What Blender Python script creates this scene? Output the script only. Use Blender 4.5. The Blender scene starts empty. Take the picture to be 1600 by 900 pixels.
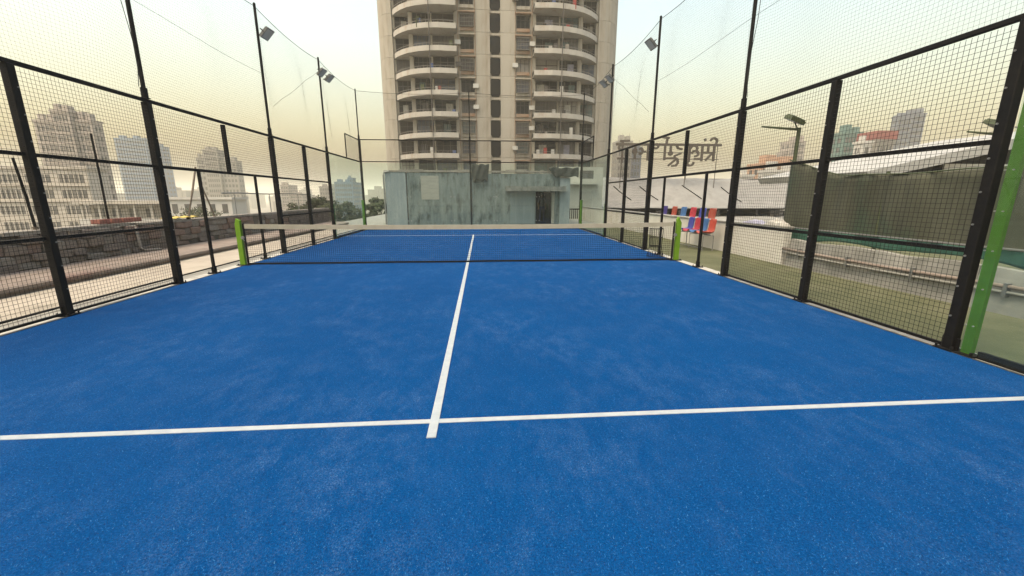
import bpy, bmesh, math, random
from mathutils import Vector, Matrix
R = math.radians
random.seed(7)
sc = bpy.context.scene
C = sc.collection

# ------------------------------------------------------------------ camera
cam_d = bpy.data.cameras.new('camera')
cam = bpy.data.objects.new('camera', cam_d); C.objects.link(cam)
cam_d.sensor_width = 36.0
cam_d.lens = 36.0 * 637.5 / 1600.0
cam_d.clip_start = 0.05; cam_d.clip_end = 6000
cam.location = (0.346, -9.52, 1.509)
cam.rotation_euler = (R(90 - 12.63), 0, R(-4.17))
sc.camera = cam

# ------------------------------------------------------------------ sky, sun, exposure
SUN_AZ, SUN_EL = -125.0, 66.0          # degrees from +Y towards +X: veiled high sun, light almost without shadows
world = bpy.data.worlds.new('World'); sc.world = world; world.use_nodes = True
nt = world.node_tree; nt.nodes.clear()
wo = nt.nodes.new('ShaderNodeOutputWorld'); bg = nt.nodes.new('ShaderNodeBackground'); sky = nt.nodes.new('ShaderNodeTexSky')
sky.sky_type = 'NISHITA'; sky.sun_disc = False
sky.sun_elevation = R(SUN_EL); sky.sun_rotation = R(SUN_AZ)
sky.altitude = 0; sky.air_density = 2.5; sky.dust_density = 8.5; sky.ozone_density = 0.0
bg.inputs['Strength'].default_value = 0.15
nt.links.new(sky.outputs[0], bg.inputs[0]); nt.links.new(bg.outputs[0], wo.inputs[0])
sun_d = bpy.data.lights.new('sun', 'SUN'); sun = bpy.data.objects.new('sun', sun_d); C.objects.link(sun)
sun_d.energy = 0.5; sun_d.angle = R(24); sun_d.color = (1.0, 0.92, 0.78)
sdir = Vector((math.sin(R(SUN_AZ)) * math.cos(R(SUN_EL)), math.cos(R(SUN_AZ)) * math.cos(R(SUN_EL)), math.sin(R(SUN_EL))))
sun.rotation_euler = (-sdir).to_track_quat('-Z', 'Y').to_euler()
sun.location = (-9, -6, 25)
vs = sc.view_settings
vs.view_transform = 'Standard'; vs.look = 'None'; vs.gamma = 1.0; vs.use_curve_mapping = False
vs.exposure = 1.22
sc.cycles.max_bounces = 10; sc.cycles.transparent_max_bounces = 24; sc.cycles.volume_bounces = 1
sc.cycles.use_denoising = True

# ------------------------------------------------------------------ materials
MATS = {}
ALBEDO_DIM = 0.66                           # dim light put into the colours: every surface darkened against the bright sky
def mat(name, c1, c2=None, scale=3.0, rough=0.7, metal=0.0, bump=0.0, bscale=None, stretch=(1, 1, 1), detail=6.0,
        stain=None, stain_scale=1.0, stain_stretch=(1, 1, 1), stain_lo=0.55, stain_hi=0.75, spec=0.4, speck=None, speck_scale=300.0, speck_amt=0.5):
    if name in MATS: return MATS[name]
    c1, c2, stain, speck = [None if c is None else tuple(ALBEDO_DIM * x for x in c) for c in (c1, c2, stain, speck)]
    m = bpy.data.materials.new(name); m.use_nodes = True
    n = m.node_tree.nodes; l = m.node_tree.links
    b = n['Principled BSDF']
    b.inputs['Roughness'].default_value = rough; b.inputs['Metallic'].default_value = metal
    b.inputs['Specular IOR Level'].default_value = spec
    b.inputs['Base Color'].default_value = (*c1, 1)
    tc = n.new('ShaderNodeTexCoord')
    def noise(s, st, d=detail):
        mp = n.new('ShaderNodeMapping'); mp.inputs['Scale'].default_value = st
        l.new(tc.outputs['Object'], mp.inputs['Vector'])
        t = n.new('ShaderNodeTexNoise'); t.inputs['Scale'].default_value = s; t.inputs['Detail'].default_value = d; t.inputs['Roughness'].default_value = 0.62
        l.new(mp.outputs[0], t.inputs['Vector']); return t
    col = None
    if c2 is not None:
        t = noise(scale, stretch); r = n.new('ShaderNodeValToRGB')
        r.color_ramp.elements[0].position = 0.32; r.color_ramp.elements[1].position = 0.68
        r.color_ramp.elements[0].color = (*c1, 1); r.color_ramp.elements[1].color = (*c2, 1)
        l.new(t.outputs['Fac'], r.inputs[0]); col = r.outputs[0]
    def over(col, fac, c):
        mx = n.new('ShaderNodeMix'); mx.data_type = 'RGBA'
        l.new(fac, mx.inputs[0])
        if col is None: mx.inputs[6].default_value = (*c1, 1)
        else: l.new(col, mx.inputs[6])
        mx.inputs[7].default_value = (*c, 1)
        return mx.outputs[2]
    if stain is not None:
        t = noise(stain_scale, stain_stretch, 8.0)
        mr = n.new('ShaderNodeMapRange'); mr.inputs[1].default_value = stain_lo; mr.inputs[2].default_value = stain_hi
        l.new(t.outputs['Fac'], mr.inputs[0]); col = over(col, mr.outputs[0], stain)
    if speck is not None:
        t = noise(speck_scale, (1, 1, 1), 2.0)
        mr = n.new('ShaderNodeMapRange'); mr.inputs[1].default_value = 0.5; mr.inputs[2].default_value = 0.75; mr.inputs[4].default_value = speck_amt
        l.new(t.outputs['Fac'], mr.inputs[0]); col = over(col, mr.outputs[0], speck)
    if col is not None: l.new(col, b.inputs['Base Color'])
    if bump > 0:
        t = noise(bscale or scale * 4, (1, 1, 1)); bp = n.new('ShaderNodeBump'); bp.inputs['Strength'].default_value = bump
        bp.inputs['Distance'].default_value = 0.02
        l.new(t.outputs['Fac'], bp.inputs['Height']); l.new(bp.outputs[0], b.inputs['Normal'])
    MATS[name] = m; return m

black = mat('black_paint', (0.006, 0.006, 0.007), (0.014, 0.013, 0.012), 9, 0.6, spec=0.12, stain=(0.035, 0.03, 0.026), stain_scale=5, stain_lo=.58, stain_hi=.8)
wirem = mat('black_wire', (0.012, 0.012, 0.012), rough=0.6, spec=0.15)
twine = mat('net_twine', (0.055, 0.06, 0.058), rough=0.9, spec=0.1)
greenp = mat('green_paint', (0.058, 0.155, 0.007), (0.085, 0.21, 0.012), 4, 0.6, spec=.2, stain=(0.10, 0.12, 0.05), stain_scale=5, stain_stretch=(1, 1, .4), stain_lo=.57, stain_hi=.8)
olive_metal = mat('olive_metal', (0.065, 0.085, 0.035), (0.09, 0.105, 0.05), 8, 0.5)
steel = mat('grey_steel', (0.24, 0.25, 0.25), (0.32, 0.32, 0.31), 12, 0.45, 0.5)
lampgrey = mat('lamp_housing', (0.12, 0.125, 0.125), (0.17, 0.17, 0.165), 8, 0.5)
lampglass = mat('lamp_glass', (0.5, 0.52, 0.5), rough=0.15)
whitel = mat('white_line', (0.37, 0.415, 0.45), (0.46, 0.50, 0.53), 12, 0.9, bump=0.4, bscale=240, speck=(.28, .42, .58), speck_scale=120, speck_amt=.55)
tape = mat('net_tape', (0.41, 0.375, 0.285), (0.49, 0.455, 0.36), 5, 0.8)
cream_floor = mat('cream_floor', (0.34, 0.30, 0.245), (0.46, 0.415, 0.345), 1.2, 0.9, stain=(0.20, 0.18, 0.14), stain_scale=0.9, bump=0.25, bscale=18)
grey_floor = mat('grey_floor', (0.24, 0.235, 0.21), (0.34, 0.33, 0.30), 2.5, 0.9, stain=(0.10, 0.12, 0.06), stain_scale=2.0, bump=0.3, bscale=25)
kerbm = mat('kerb_concrete', (0.40, 0.39, 0.36), (0.55, 0.54, 0.50), 5, 0.9, stain=(0.16, 0.15, 0.12), stain_scale=3, bump=0.3, bscale=40)
ledge_m = mat('ledge_plaster', (0.21, 0.168, 0.14), (0.30, 0.25, 0.215), 2.2, 0.9, stain=(0.16, 0.06, 0.045), stain_scale=0.7, bump=0.3, bscale=20)
mortar = mat('mortar', (0.10, 0.085, 0.07), (0.16, 0.14, 0.12), 6, 0.95, bump=0.5, bscale=30)
STONES = [mat('stone_a', (0.17, 0.135, 0.11), (0.27, 0.22, 0.185), 5, 0.95, bump=0.6, bscale=26),
          mat('stone_b', (0.14, 0.115, 0.10), (0.23, 0.19, 0.165), 5, 0.95, bump=0.6, bscale=26),
          mat('stone_c', (0.20, 0.13, 0.105), (0.27, 0.20, 0.165), 5, 0.95, bump=0.6, bscale=26),
          mat('stone_d', (0.19, 0.165, 0.14), (0.30, 0.265, 0.23), 5, 0.95, bump=0.6, bscale=26)]
olive_turf = mat('olive_turf', (0.095, 0.105, 0.048), (0.145, 0.150, 0.075), 1.6, 0.95, stain=(0.17, 0.165, 0.10), stain_scale=0.8, stain_lo=0.5, stain_hi=0.8, speck=(0.07, 0.08, 0.03), speck_scale=160, bump=0.5, bscale=220)
white_wall = mat('white_wall', (0.66, 0.64, 0.57), (0.74, 0.72, 0.66), 1.8, 0.85, stain=(0.50, 0.46, 0.38), stain_scale=1.6, stain_stretch=(1, 1, .25))
grey_plastic = mat('grey_sheet', (0.26, 0.26, 0.235), (0.38, 0.375, 0.345), 2.2, 0.7, stain=(0.13, 0.13, 0.11), stain_scale=2.0, stain_stretch=(1, 1, .4))
shade = mat('shade_cloth', (0.055, 0.060, 0.040), (0.095, 0.100, 0.070), 2.6, 0.95, stretch=(1, 1, .35), stain=(0.045, 0.080, 0.052), stain_scale=0.8, bump=0.2, bscale=60)
teal_cloth = mat('teal_cloth', (0.035, 0.12, 0.085), (0.06, 0.165, 0.12), 3.0, 0.85, stretch=(1, 3, .5))
tarp_m = mat('grey_tarp', (0.235, 0.232, 0.22), (0.31, 0.307, 0.29), 0.9, 0.75, stretch=(1, 1, 2.0), stain=(0.19, 0.187, 0.17), stain_scale=0.9)
darkstuff = mat('dark_stuff', (0.03, 0.03, 0.03), (0.07, 0.065, 0.06), 2.0, 0.9)
cabin_m = mat('cabin_plaster', (0.12, 0.152, 0.158), (0.225, 0.262, 0.262), 4.5, 0.92, stretch=(1, 1, .16), stain=(0.05, 0.064, 0.060), stain_scale=3.0, stain_stretch=(1, 1, .42), stain_lo=0.50, stain_hi=0.68, speck=(.07, .092, .092), speck_scale=16, speck_amt=.7, bump=0.4, bscale=30)
cabin_l = mat('cabin_plaster_pale', (0.21, 0.255, 0.28), (0.31, 0.355, 0.375), 3.0, 0.92, stretch=(1, 1, .2), speck=(.17, .2, .21), speck_scale=12, speck_amt=.5, bump=0.3, bscale=30)
patch_m = mat('patch_plaster', (0.27, 0.275, 0.25), (0.36, 0.355, 0.32), 2.0, 0.92, stretch=(1, 1, 4), bump=0.3, bscale=30)
cap_m = mat('coping_plaster', (0.20, 0.185, 0.165), (0.33, 0.30, 0.26), 3.0, 0.95, stain=(0.06, 0.055, 0.045), stain_scale=4, bump=0.5, bscale=30)
rag_m = mat('dark_rag', (0.028, 0.032, 0.030), (0.055, 0.06, 0.055), 4, 0.95, bump=0.4, bscale=20)
black_void = mat('interior_shade', (0.02, 0.02, 0.02), rough=0.95)  # near-black colour stands in for the shade inside the cabin
tower_m = mat('tower_plaster', (0.385, 0.355, 0.295), (0.47, 0.435, 0.37), 0.35, 0.9, stretch=(1, 1, .3), stain=(0.27, 0.225, 0.17), stain_scale=1.1, stain_stretch=(1, 1, .14), stain_lo=0.50, stain_hi=0.78)
tower_w = mat('tower_white', (0.47, 0.445, 0.40), (0.56, 0.53, 0.48), 0.4, 0.9, stain=(0.36, 0.26, 0.18), stain_scale=0.9, stain_stretch=(1, 1, .35), stain_lo=0.54, stain_hi=0.80)
tower_side = mat('tower_side', (0.44, 0.42, 0.34), (0.50, 0.48, 0.40), 0.3, 0.9)
rusty = mat('rusty_sill', (0.38, 0.31, 0.24), (0.30, 0.18, 0.11), 0.9, 0.9, stain=(0.22, 0.10, 0.05), stain_scale=0.6, stain_lo=0.55, stain_hi=0.8)
frame_m = mat('window_frame', (0.05, 0.043, 0.038), (0.11, 0.095, 0.085), 2, 0.6)
rail_m = mat('balcony_rail', (0.22, 0.20, 0.18), rough=0.5)
ac_m = mat('ac_white', (0.58, 0.57, 0.53), rough=0.5)
PANES = [mat('pane_dark', (0.010, 0.009, 0.010), rough=0.3, spec=0.12), mat('pane_brown', (0.03, 0.022, 0.017), (0.065, 0.05, 0.04), 1.5, 0.4, spec=.12),
         mat('pane_grey', (0.06, 0.055, 0.052), (0.14, 0.13, 0.12), 1.2, 0.5, stretch=(3, 1, .4)), mat('pane_teal', (0.05, 0.085, 0.09), (0.11, 0.16, 0.16), 1.4, 0.25),
         mat('pane_curtain', (0.26, 0.235, 0.205), (0.36, 0.33, 0.29), 2.0, 0.8, stretch=(4, 1, .2)), mat('pane_navy', (0.04, 0.05, 0.085), (0.10, 0.115, 0.16), 1.4, 0.25)]
leafm = [mat('leaf_dark', (0.030, 0.042, 0.018), (0.055, 0.07, 0.028), 0.6, 0.8), mat('leaf_mid', (0.05, 0.068, 0.025), (0.085, 0.105, 0.04), 0.6, 0.8)]
bark = mat('bark', (0.06, 0.045, 0.03), (0.10, 0.08, 0.06), 3, 0.95)
city_ground_m = mat('city_ground', (0.13, 0.125, 0.11), (0.22, 0.205, 0.18), 0.02, 0.95, detail=10)

# blue artificial turf: pile specks, sand drifts and scuffs
def turf_material():
    m = bpy.data.materials.new('blue_turf'); m.use_nodes = True
    n = m.node_tree.nodes; l = m.node_tree.links; b = n['Principled BSDF']
    b.inputs['Roughness'].default_value = 0.95; b.inputs['Specular IOR Level'].default_value = 0.04
    tc = n.new('ShaderNodeTexCoord')
    def noise(s, st=(1, 1, 1), d=4.0, rg=0.6):
        mp = n.new('ShaderNodeMapping'); mp.inputs['Scale'].default_value = st; l.new(tc.outputs['Object'], mp.inputs['Vector'])
        t = n.new('ShaderNodeTexNoise'); t.inputs['Scale'].default_value = s; t.inputs['Detail'].default_value = d; t.inputs['Roughness'].default_value = rg
        l.new(mp.outputs[0], t.inputs['Vector']); return t.outputs['Fac']
    def rng(v, a, b_, c, d):
        r = n.new('ShaderNodeMapRange'); r.inputs[1].default_value = a; r.inputs[2].default_value = b_; r.inputs[3].default_value = c; r.inputs[4].default_value = d
        l.new(v, r.inputs[0]); return r.outputs[0]
    def mix(f, a, c):
        x = n.new('ShaderNodeMix'); x.data_type = 'RGBA'
        l.new(f, x.inputs[0])
        for s, v in ((6, a), (7, c)):
            if isinstance(v, tuple): x.inputs[s].default_value = (*v, 1)
            else: l.new(v, x.inputs[s])
        return x.outputs[2]
    def mul(a, c):
        x = n.new('ShaderNodeMath'); x.operation = 'MULTIPLY'; l.new(a, x.inputs[0]); l.new(c, x.inputs[1]); return x.outputs[0]
    base = mix(rng(noise(0.45, (1, 1, 1), 5), .3, .7, 0, 1), (0.0005, 0.0344, 0.1324), (0.0005, 0.0420, 0.1547))
    fib = noise(210, (1, .55, 1), 4, .75)
    base = mix(rng(fib, .44, .58, 0, .80), base, (0.0004, 0.0176, 0.0780))
    clump = noise(95, (.8, 1, 1), 5, .8)
    base = mix(rng(clump, .48, .64, 0, .70), base, (0.0030, 0.0683, 0.2141))
    dk = noise(12, (1, .6, 1), 8, .8)
    base = mix(rng(dk, .50, .70, 0, .40), base, (0.0004, 0.0255, 0.1115))
    drift = rng(noise(4.5, (1, .55, 1), 10, .85), .46, .66, 0.02, 1)
    wide = rng(noise(0.8, (1, 1, 1), 4, .6), .38, .66, .15, 1)
    grit = rng(noise(120, (.9, .7, 1), 5, .85), .47, .60, .0, 1)
    f = mul(mul(drift, wide), grit)
    f2 = n.new('ShaderNodeMath'); f2.operation = 'MULTIPLY'; f2.inputs[1].default_value = 0.78; l.new(f, f2.inputs[0])
    base = mix(f2.outputs[0], base, (0.0964, 0.1672, 0.2942))
    scuff = mul(rng(noise(3.2, (1.3, .5, 1), 8, .7), .60, .70, 0, 1), grit)
    f3 = n.new('ShaderNodeMath'); f3.operation = 'MULTIPLY'; f3.inputs[1].default_value = 0.30; l.new(scuff, f3.inputs[0])
    base = mix(f3.outputs[0], base, (0.1014, 0.1584, 0.2586))
    l.new(base, b.inputs['Base Color'])
    bp = n.new('ShaderNodeBump'); bp.inputs['Strength'].default_value = 0.5; bp.inputs['Distance'].default_value = 0.010
    l.new(fib, bp.inputs['Height']); l.new(bp.outputs[0], b.inputs['Normal'])
    return m
turf = turf_material()

def glass_material():
    m = bpy.data.materials.new('court_glass'); m.use_nodes = True
    n = m.node_tree.nodes; l = m.node_tree.links; n.clear()
    out = n.new('ShaderNodeOutputMaterial'); tr = n.new('ShaderNodeBsdfTransparent'); gl = n.new('ShaderNodeBsdfGlossy'); df = n.new('ShaderNodeBsdfDiffuse')
    tr.inputs[0].default_value = (0.90, 0.955, 0.945, 1); gl.inputs['Roughness'].default_value = 0.02
    df.inputs[0].default_value = (0.45, 0.52, 0.50, 1)
    lw = n.new('ShaderNodeLayerWeight'); lw.inputs[0].default_value = 0.5
    pw = n.new('ShaderNodeMath'); pw.operation = 'POWER'; pw.inputs[1].default_value = 5.0; l.new(lw.outputs['Facing'], pw.inputs[0])
    mr = n.new('ShaderNodeMapRange'); mr.inputs[3].default_value = 0.02; mr.inputs[4].default_value = 0.5; l.new(pw.outputs[0], mr.inputs[0])
    m1 = n.new('ShaderNodeMixShader'); m1.inputs[0].default_value = 0.010
    l.new(tr.outputs[0], m1.inputs[1]); l.new(df.outputs[0], m1.inputs[2])
    m2 = n.new('ShaderNodeMixShader'); l.new(mr.outputs[0], m2.inputs[0]); l.new(m1.outputs[0], m2.inputs[1]); l.new(gl.outputs[0], m2.inputs[2])
    l.new(m2.outputs[0], out.inputs[0]); return m
glass = glass_material()

# ------------------------------------------------------------------ builders
def wloc(o):
    v = Vector((0, 0, 0))
    while o is not None: v += o.location; o = o.parent
    return v
class MB:
    def __init__(s): s.v = []; s.f = []; s.m = []; s.cur = 0
    def add(s, vs_, fs_):
        k = len(s.v); s.v += [tuple(p) for p in vs_]
        for f in fs_: s.f.append(tuple(i + k for i in f)); s.m.append(s.cur)
        return s
    def box(s, x0, x1, y0, y1, z0, z1):
        return s.add([(x0, y0, z0), (x1, y0, z0), (x1, y1, z0), (x0, y1, z0), (x0, y0, z1), (x1, y0, z1), (x1, y1, z1), (x0, y1, z1)],
                     [(0, 3, 2, 1), (4, 5, 6, 7), (0, 1, 5, 4), (1, 2, 6, 5), (2, 3, 7, 6), (3, 0, 4, 7)])
    def path(s, pts, r, n=6, caps=True):
        pts = [Vector(p) for p in pts]; rs = r if isinstance(r, (list, tuple)) else [r] * len(pts)
        vs_ = []; fs_ = []
        for i, p in enumerate(pts):
            d = (pts[min(i + 1, len(pts) - 1)] - pts[max(i - 1, 0)]).normalized()
            a = Vector((0, 0, 1)) if abs(d.z) < 0.9 else Vector((1, 0, 0))
            u = d.cross(a).normalized(); w = d.cross(u)
            for k in range(n):
                t = 2 * math.pi * (k + .5) / n
                vs_.append(p + (u * math.cos(t) + w * math.sin(t)) * rs[i])
        for i in range(len(pts) - 1):
            for k in range(n):
                fs_.append((i * n + k, i * n + (k + 1) % n, (i + 1) * n + (k + 1) % n, (i + 1) * n + k))
        if caps: fs_.append(tuple(range(n))[::-1]); fs_.append(tuple((len(pts) - 1) * n + k for k in range(n)))
        return s.add(vs_, fs_)
    def grid(s, fn, nu, nv, thick=None):
        vs_ = [Vector(fn(i / nu, j / nv)) for j in range(nv + 1) for i in range(nu + 1)]
        fs_ = [(j * (nu + 1) + i, j * (nu + 1) + i + 1, (j + 1) * (nu + 1) + i + 1, (j + 1) * (nu + 1) + i) for j in range(nv) for i in range(nu)]
        if thick is not None:
            k = len(vs_); t = Vector(thick); vs_ += [p + t for p in vs_[:k]]
            fs_ += [tuple(a + k for a in f[::-1]) for f in fs_[:]]
            W = nu + 1
            for i in range(nu):
                fs_.append((i + 1, i, i + k, i + 1 + k)); b0 = nv * W + i; fs_.append((b0, b0 + 1, b0 + 1 + k, b0 + k))
            for j in range(nv):
                a0 = j * W; fs_.append((a0, a0 + W, a0 + W + k, a0 + k)); a1 = j * W + nu; fs_.append((a1 + W, a1, a1 + k, a1 + W + k))
        return s.add(vs_, fs_)
    def prism(s, poly, axis, a, b):
        # poly: 2D points; axis 'z' (x,y), 'y' (x,z), 'x' (y,z)
        def P(p, t): return {'z': (p[0], p[1], t), 'y': (p[0], t, p[1]), 'x': (t, p[0], p[1])}[axis]
        n = len(poly)
        return s.add([P(p, a) for p in poly] + [P(p, b) for p in poly],
                     [tuple(range(n))[::-1], tuple(range(n, 2 * n))] + [(i, (i + 1) % n, n + (i + 1) % n, n + i) for i in range(n)])
    def build(s, name, m, parent=None, smooth=False, bevel=0, loc=None, nofix=False):
        me = bpy.data.meshes.new(name)
        off = wloc(parent) if parent is not None else Vector((0, 0, 0))
        if loc is not None: off = off + Vector(loc) - (off if parent is not None else Vector((0, 0, 0))) if parent is not None else Vector(loc)
        me.from_pydata([(p[0] - off.x, p[1] - off.y, p[2] - off.z) for p in s.v], [], s.f)
        for x in (m if isinstance(m, (list, tuple)) else [m]): me.materials.append(x)
        if isinstance(m, (list, tuple)):
            for p, i in zip(me.polygons, s.m): p.material_index = i
        if not nofix:
            b = bmesh.new(); b.from_mesh(me); bmesh.ops.recalc_face_normals(b, faces=b.faces[:])
            if bevel: bmesh.ops.bevel(b, geom=b.edges[:], offset=bevel, segments=1, affect='EDGES', profile=0.5)
            b.to_mesh(me); b.free()
        if smooth:
            for p in me.polygons: p.use_smooth = True
        o = bpy.data.objects.new(name, me); C.objects.link(o)
        if parent is not None: o.parent = parent; o.location = off - wloc(parent)
        else: o.location = off
        return o
def tag(o, label, cat, group=None):
    o['label'] = label; o['category'] = cat
    if group: o['group'] = group
    return o
def thing(name, loc, label, cat, group=None):
    o = bpy.data.objects.new(name, None); C.objects.link(o); o.location = loc; o.empty_display_size = 0.2
    return tag(o, label, cat, group)
def struct(o): o['kind'] = 'structure'; return o
def stuff(o): o['kind'] = 'stuff'; return o
def dup(o, parent, loc=None, name=None):
    c = o.copy(); C.objects.link(c); c.parent = parent
    if loc is not None: c.location = loc
    return c
def jit(a): return random.uniform(-a, a)

# ------------------------------------------------------------------ setting: city ground, terrace, court
struct(MB().box(-2250, 2250, -1400, 2500, -23.0, -22.0).build('city_ground', city_ground_m))
struct(MB().box(-8.35, 34.0, -16.0, 30.0, -22.0, -0.030).build('roof_terrace', grey_floor))
struct(MB().box(-7.2, -5.62, -14, 13.7, -0.031, -0.006).build('terrace_floor_strip', cream_floor))
struct(MB().box(5.215, 7.16, -14, 13.7, -0.031, -0.008).build('olive_turf_strip', olive_turf))
struct(MB().box(7.6, 13.4, -14, 12.0, -0.031, -0.008).build('neighbour_turf', olive_turf))
struct(MB().box(-5.0, 5.0, -10.0, 10.0, -0.06, 0.0).build('blue_court', turf))
struct(MB().box(-5.0, 5.0, -6.975, -6.925, 0.0, 0.004).build('near_service_line', whitel))
struct(MB().box(-5.0, 5.0, 6.925, 6.975, 0.0, 0.004).build('far_service_line', whitel))
struct(MB().box(-0.030, 0.030, -7.15, 7.15, 0.0, 0.0065).build('centre_line', whitel))
def pile():
    import numpy as np
    rng_ = np.random.default_rng(3); N = 300000
    y = -8.9 + 6.4 * rng_.random(N) ** 1.7; x = rng_.uniform(-5, 5, N)
    keep = (np.abs(x - .346) < (y + 9.52) * 1.5 + .3) & ~((np.abs(y + 6.95) < .034) | ((np.abs(x) < .038) & (y > -7.16)))
    x, y = x[keep], y[keep]; n_ = len(x)
    a = rng_.uniform(0, 2 * np.pi, n_); w = rng_.uniform(.0012, .0024, n_); L = rng_.uniform(.005, .013, n_); hh = rng_.uniform(.002, .006, n_)
    v = np.zeros((n_, 3, 3)); ca, sa = np.cos(a), np.sin(a)
    v[:, 0] = np.stack([x - sa * w, y + ca * w, np.full(n_, .0005)], 1); v[:, 1] = np.stack([x + sa * w, y - ca * w, np.full(n_, .0005)], 1)
    v[:, 2] = np.stack([x + ca * L, y + sa * L, hh], 1)
    me = bpy.data.meshes.new('turf_pile'); me.vertices.add(n_ * 3); me.vertices.foreach_set('co', v.ravel())
    me.loops.add(n_ * 3); me.loops.foreach_set('vertex_index', np.arange(n_ * 3)); me.polygons.add(n_); me.polygons.foreach_set('loop_start', np.arange(n_) * 3)
    for nm, c in (('pile_mid', (.0010, .047, .172)), ('pile_pale', (.010, .080, .225)), ('pile_dark', (.0005, .020, .082)), ('pile_sand', (.035, .115, .25))):
        q = bpy.data.materials.new(nm); q.use_nodes = True; b_ = q.node_tree.nodes['Principled BSDF']; b_.inputs['Base Color'].default_value = (*c, 1); b_.inputs['Roughness'].default_value = .8; b_.inputs['Specular IOR Level'].default_value = .1; me.materials.append(q)
    me.polygons.foreach_set('material_index', rng_.choice(4, n_, p=(.40, .27, .29, .04)).astype(np.int32)); me.update(); me.validate()
    o = bpy.data.objects.new('turf_pile', me); C.objects.link(o); o['label'] = 'short blue artificial grass pile on the court surface'; o['category'] = 'grass'; return stuff(o)
pile()
for sx in (-1, 1):
    m = MB()
    y = -12.0
    while y < 10.2:
        L = 1.0; w = 0.2 + jit(.012)
        x0, x1 = (5.004, 5.004 + w) if sx > 0 else (-5.004 - w, -5.004)
        m.box(x0, x1, y, y + L - .012, -0.05, -0.002 + jit(.004)); y += L
    struct(m.build('court_kerb', kerbm))
for sx in (-1, 1): struct(MB().box(min(sx * 4.972, sx * 5.003), max(sx * 4.972, sx * 5.003), -10, 10, -.02, .005).build('turf_edge_strip', mat('edge_rubber', (.016, .018, .022), (.04, .045, .05), 3, .9, speck=(.18, .17, .14), speck_scale=12, speck_amt=.6)))
struct(MB().box(-5.2, 5.2, 10.004, 10.2, -0.05, -0.003).build('court_kerb', kerbm))

# ------------------------------------------------------------------ side fences
def post_mesh(y, z0, z1, w, xs, parent, base=True, name='post'):
    p = MB().box(xs - w / 2, xs + w / 2, y - w / 2, y + w / 2, z0, z1).build(name, black, parent, bevel=.006, loc=(xs, y, z0))
    if base:
        b = MB(); b.box(xs - .085, xs + .085, y - .085, y + .085, z0 + .001, z0 + .016)
        for i in (-1, 1):
            for j in (-1, 1):
                b.path([(xs + i * .068, y + j * .068, z0 + .014), (xs + i * .068, y + j * .068, z0 + .045)], .011, 6)
        # gusset plates
        b.box(xs - .004, xs + .004, y - .08, y - w / 2, z0 + .016, z0 + .13); b.box(xs - .004, xs + .004, y + w / 2, y + .08, z0 + .016, z0 + .13)
        b.build('base_plate', black, p, loc=(xs, y, z0))
        if z1 > 2.5:                                       # clamp bolts that hold the mesh panels
            c = MB()
            for k in range(9):
                zz = .35 + k * .3
                s = -1 if xs > 0 else 1
                c.path([(xs + s * w / 2, y + .02, zz), (xs + s * (w / 2 + .012), y + .02, zz)], .009, 6)
            stuff(c.build('bolt_row', steel, p, loc=(xs, y, z0)))
    return p
def wire_panel(y0, y1, z0, z1, x, parent, pitch=.05, t=.0034, m=wirem, name='mesh_panel'):
    b = MB(); h = t / 2
    ny = int(round((y1 - y0) / pitch)); nz = int(round((z1 - z0) / pitch))
    for i in range(1, ny):
        y = y0 + (y1 - y0) * i / ny; b.add([(x - h, y - h, z0), (x + h, y - h, z0), (x, y + h, z0), (x - h, y - h, z1), (x + h, y - h, z1), (x, y + h, z1)], [(0, 1, 4, 3), (1, 2, 5, 4), (2, 0, 3, 5)])
    for i in range(1, nz):
        z = z0 + (z1 - z0) * i / nz; b.add([(x - h + t, y0, z - h), (x + h + t, y0, z - h), (x + t, y0, z + h), (x - h + t, y1, z - h), (x + h + t, y1, z - h), (x + t, y1, z + h)], [(0, 1, 4, 3), (1, 2, 5, 4), (2, 0, 3, 5)])
    return stuff(b.build(name, m, parent, loc=(x, y0, z0), nofix=True))
def wire_panel_x(x0, x1, z0, z1, y, parent, pitch=.05, t=.0034, m=wirem, name='mesh_panel'):
    b = MB(); h = t / 2
    nx = int(round((x1 - x0) / pitch)); nz = int(round((z1 - z0) / pitch))
    for i in range(1, nx):
        x = x0 + (x1 - x0) * i / nx; b.add([(x - h, y - h, z0), (x + h, y - h, z0), (x, y + h, z0), (x - h, y - h, z1), (x + h, y - h, z1), (x, y + h, z1)], [(0, 1, 4, 3), (1, 2, 5, 4), (2, 0, 3, 5)])
    for i in range(1, nz):
        z = z0 + (z1 - z0) * i / nz; b.add([(x0, y - h + t, z - h), (x0, y + h + t, z - h), (x0, y + t, z + h), (x1, y - h + t, z - h), (x1, y + h + t, z - h), (x1, y + t, z + h)], [(0, 1, 4, 3), (1, 2, 5, 4), (2, 0, 3, 5)])
    return stuff(b.build(name, m, parent, loc=(x0, y, z0), nofix=True))

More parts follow.
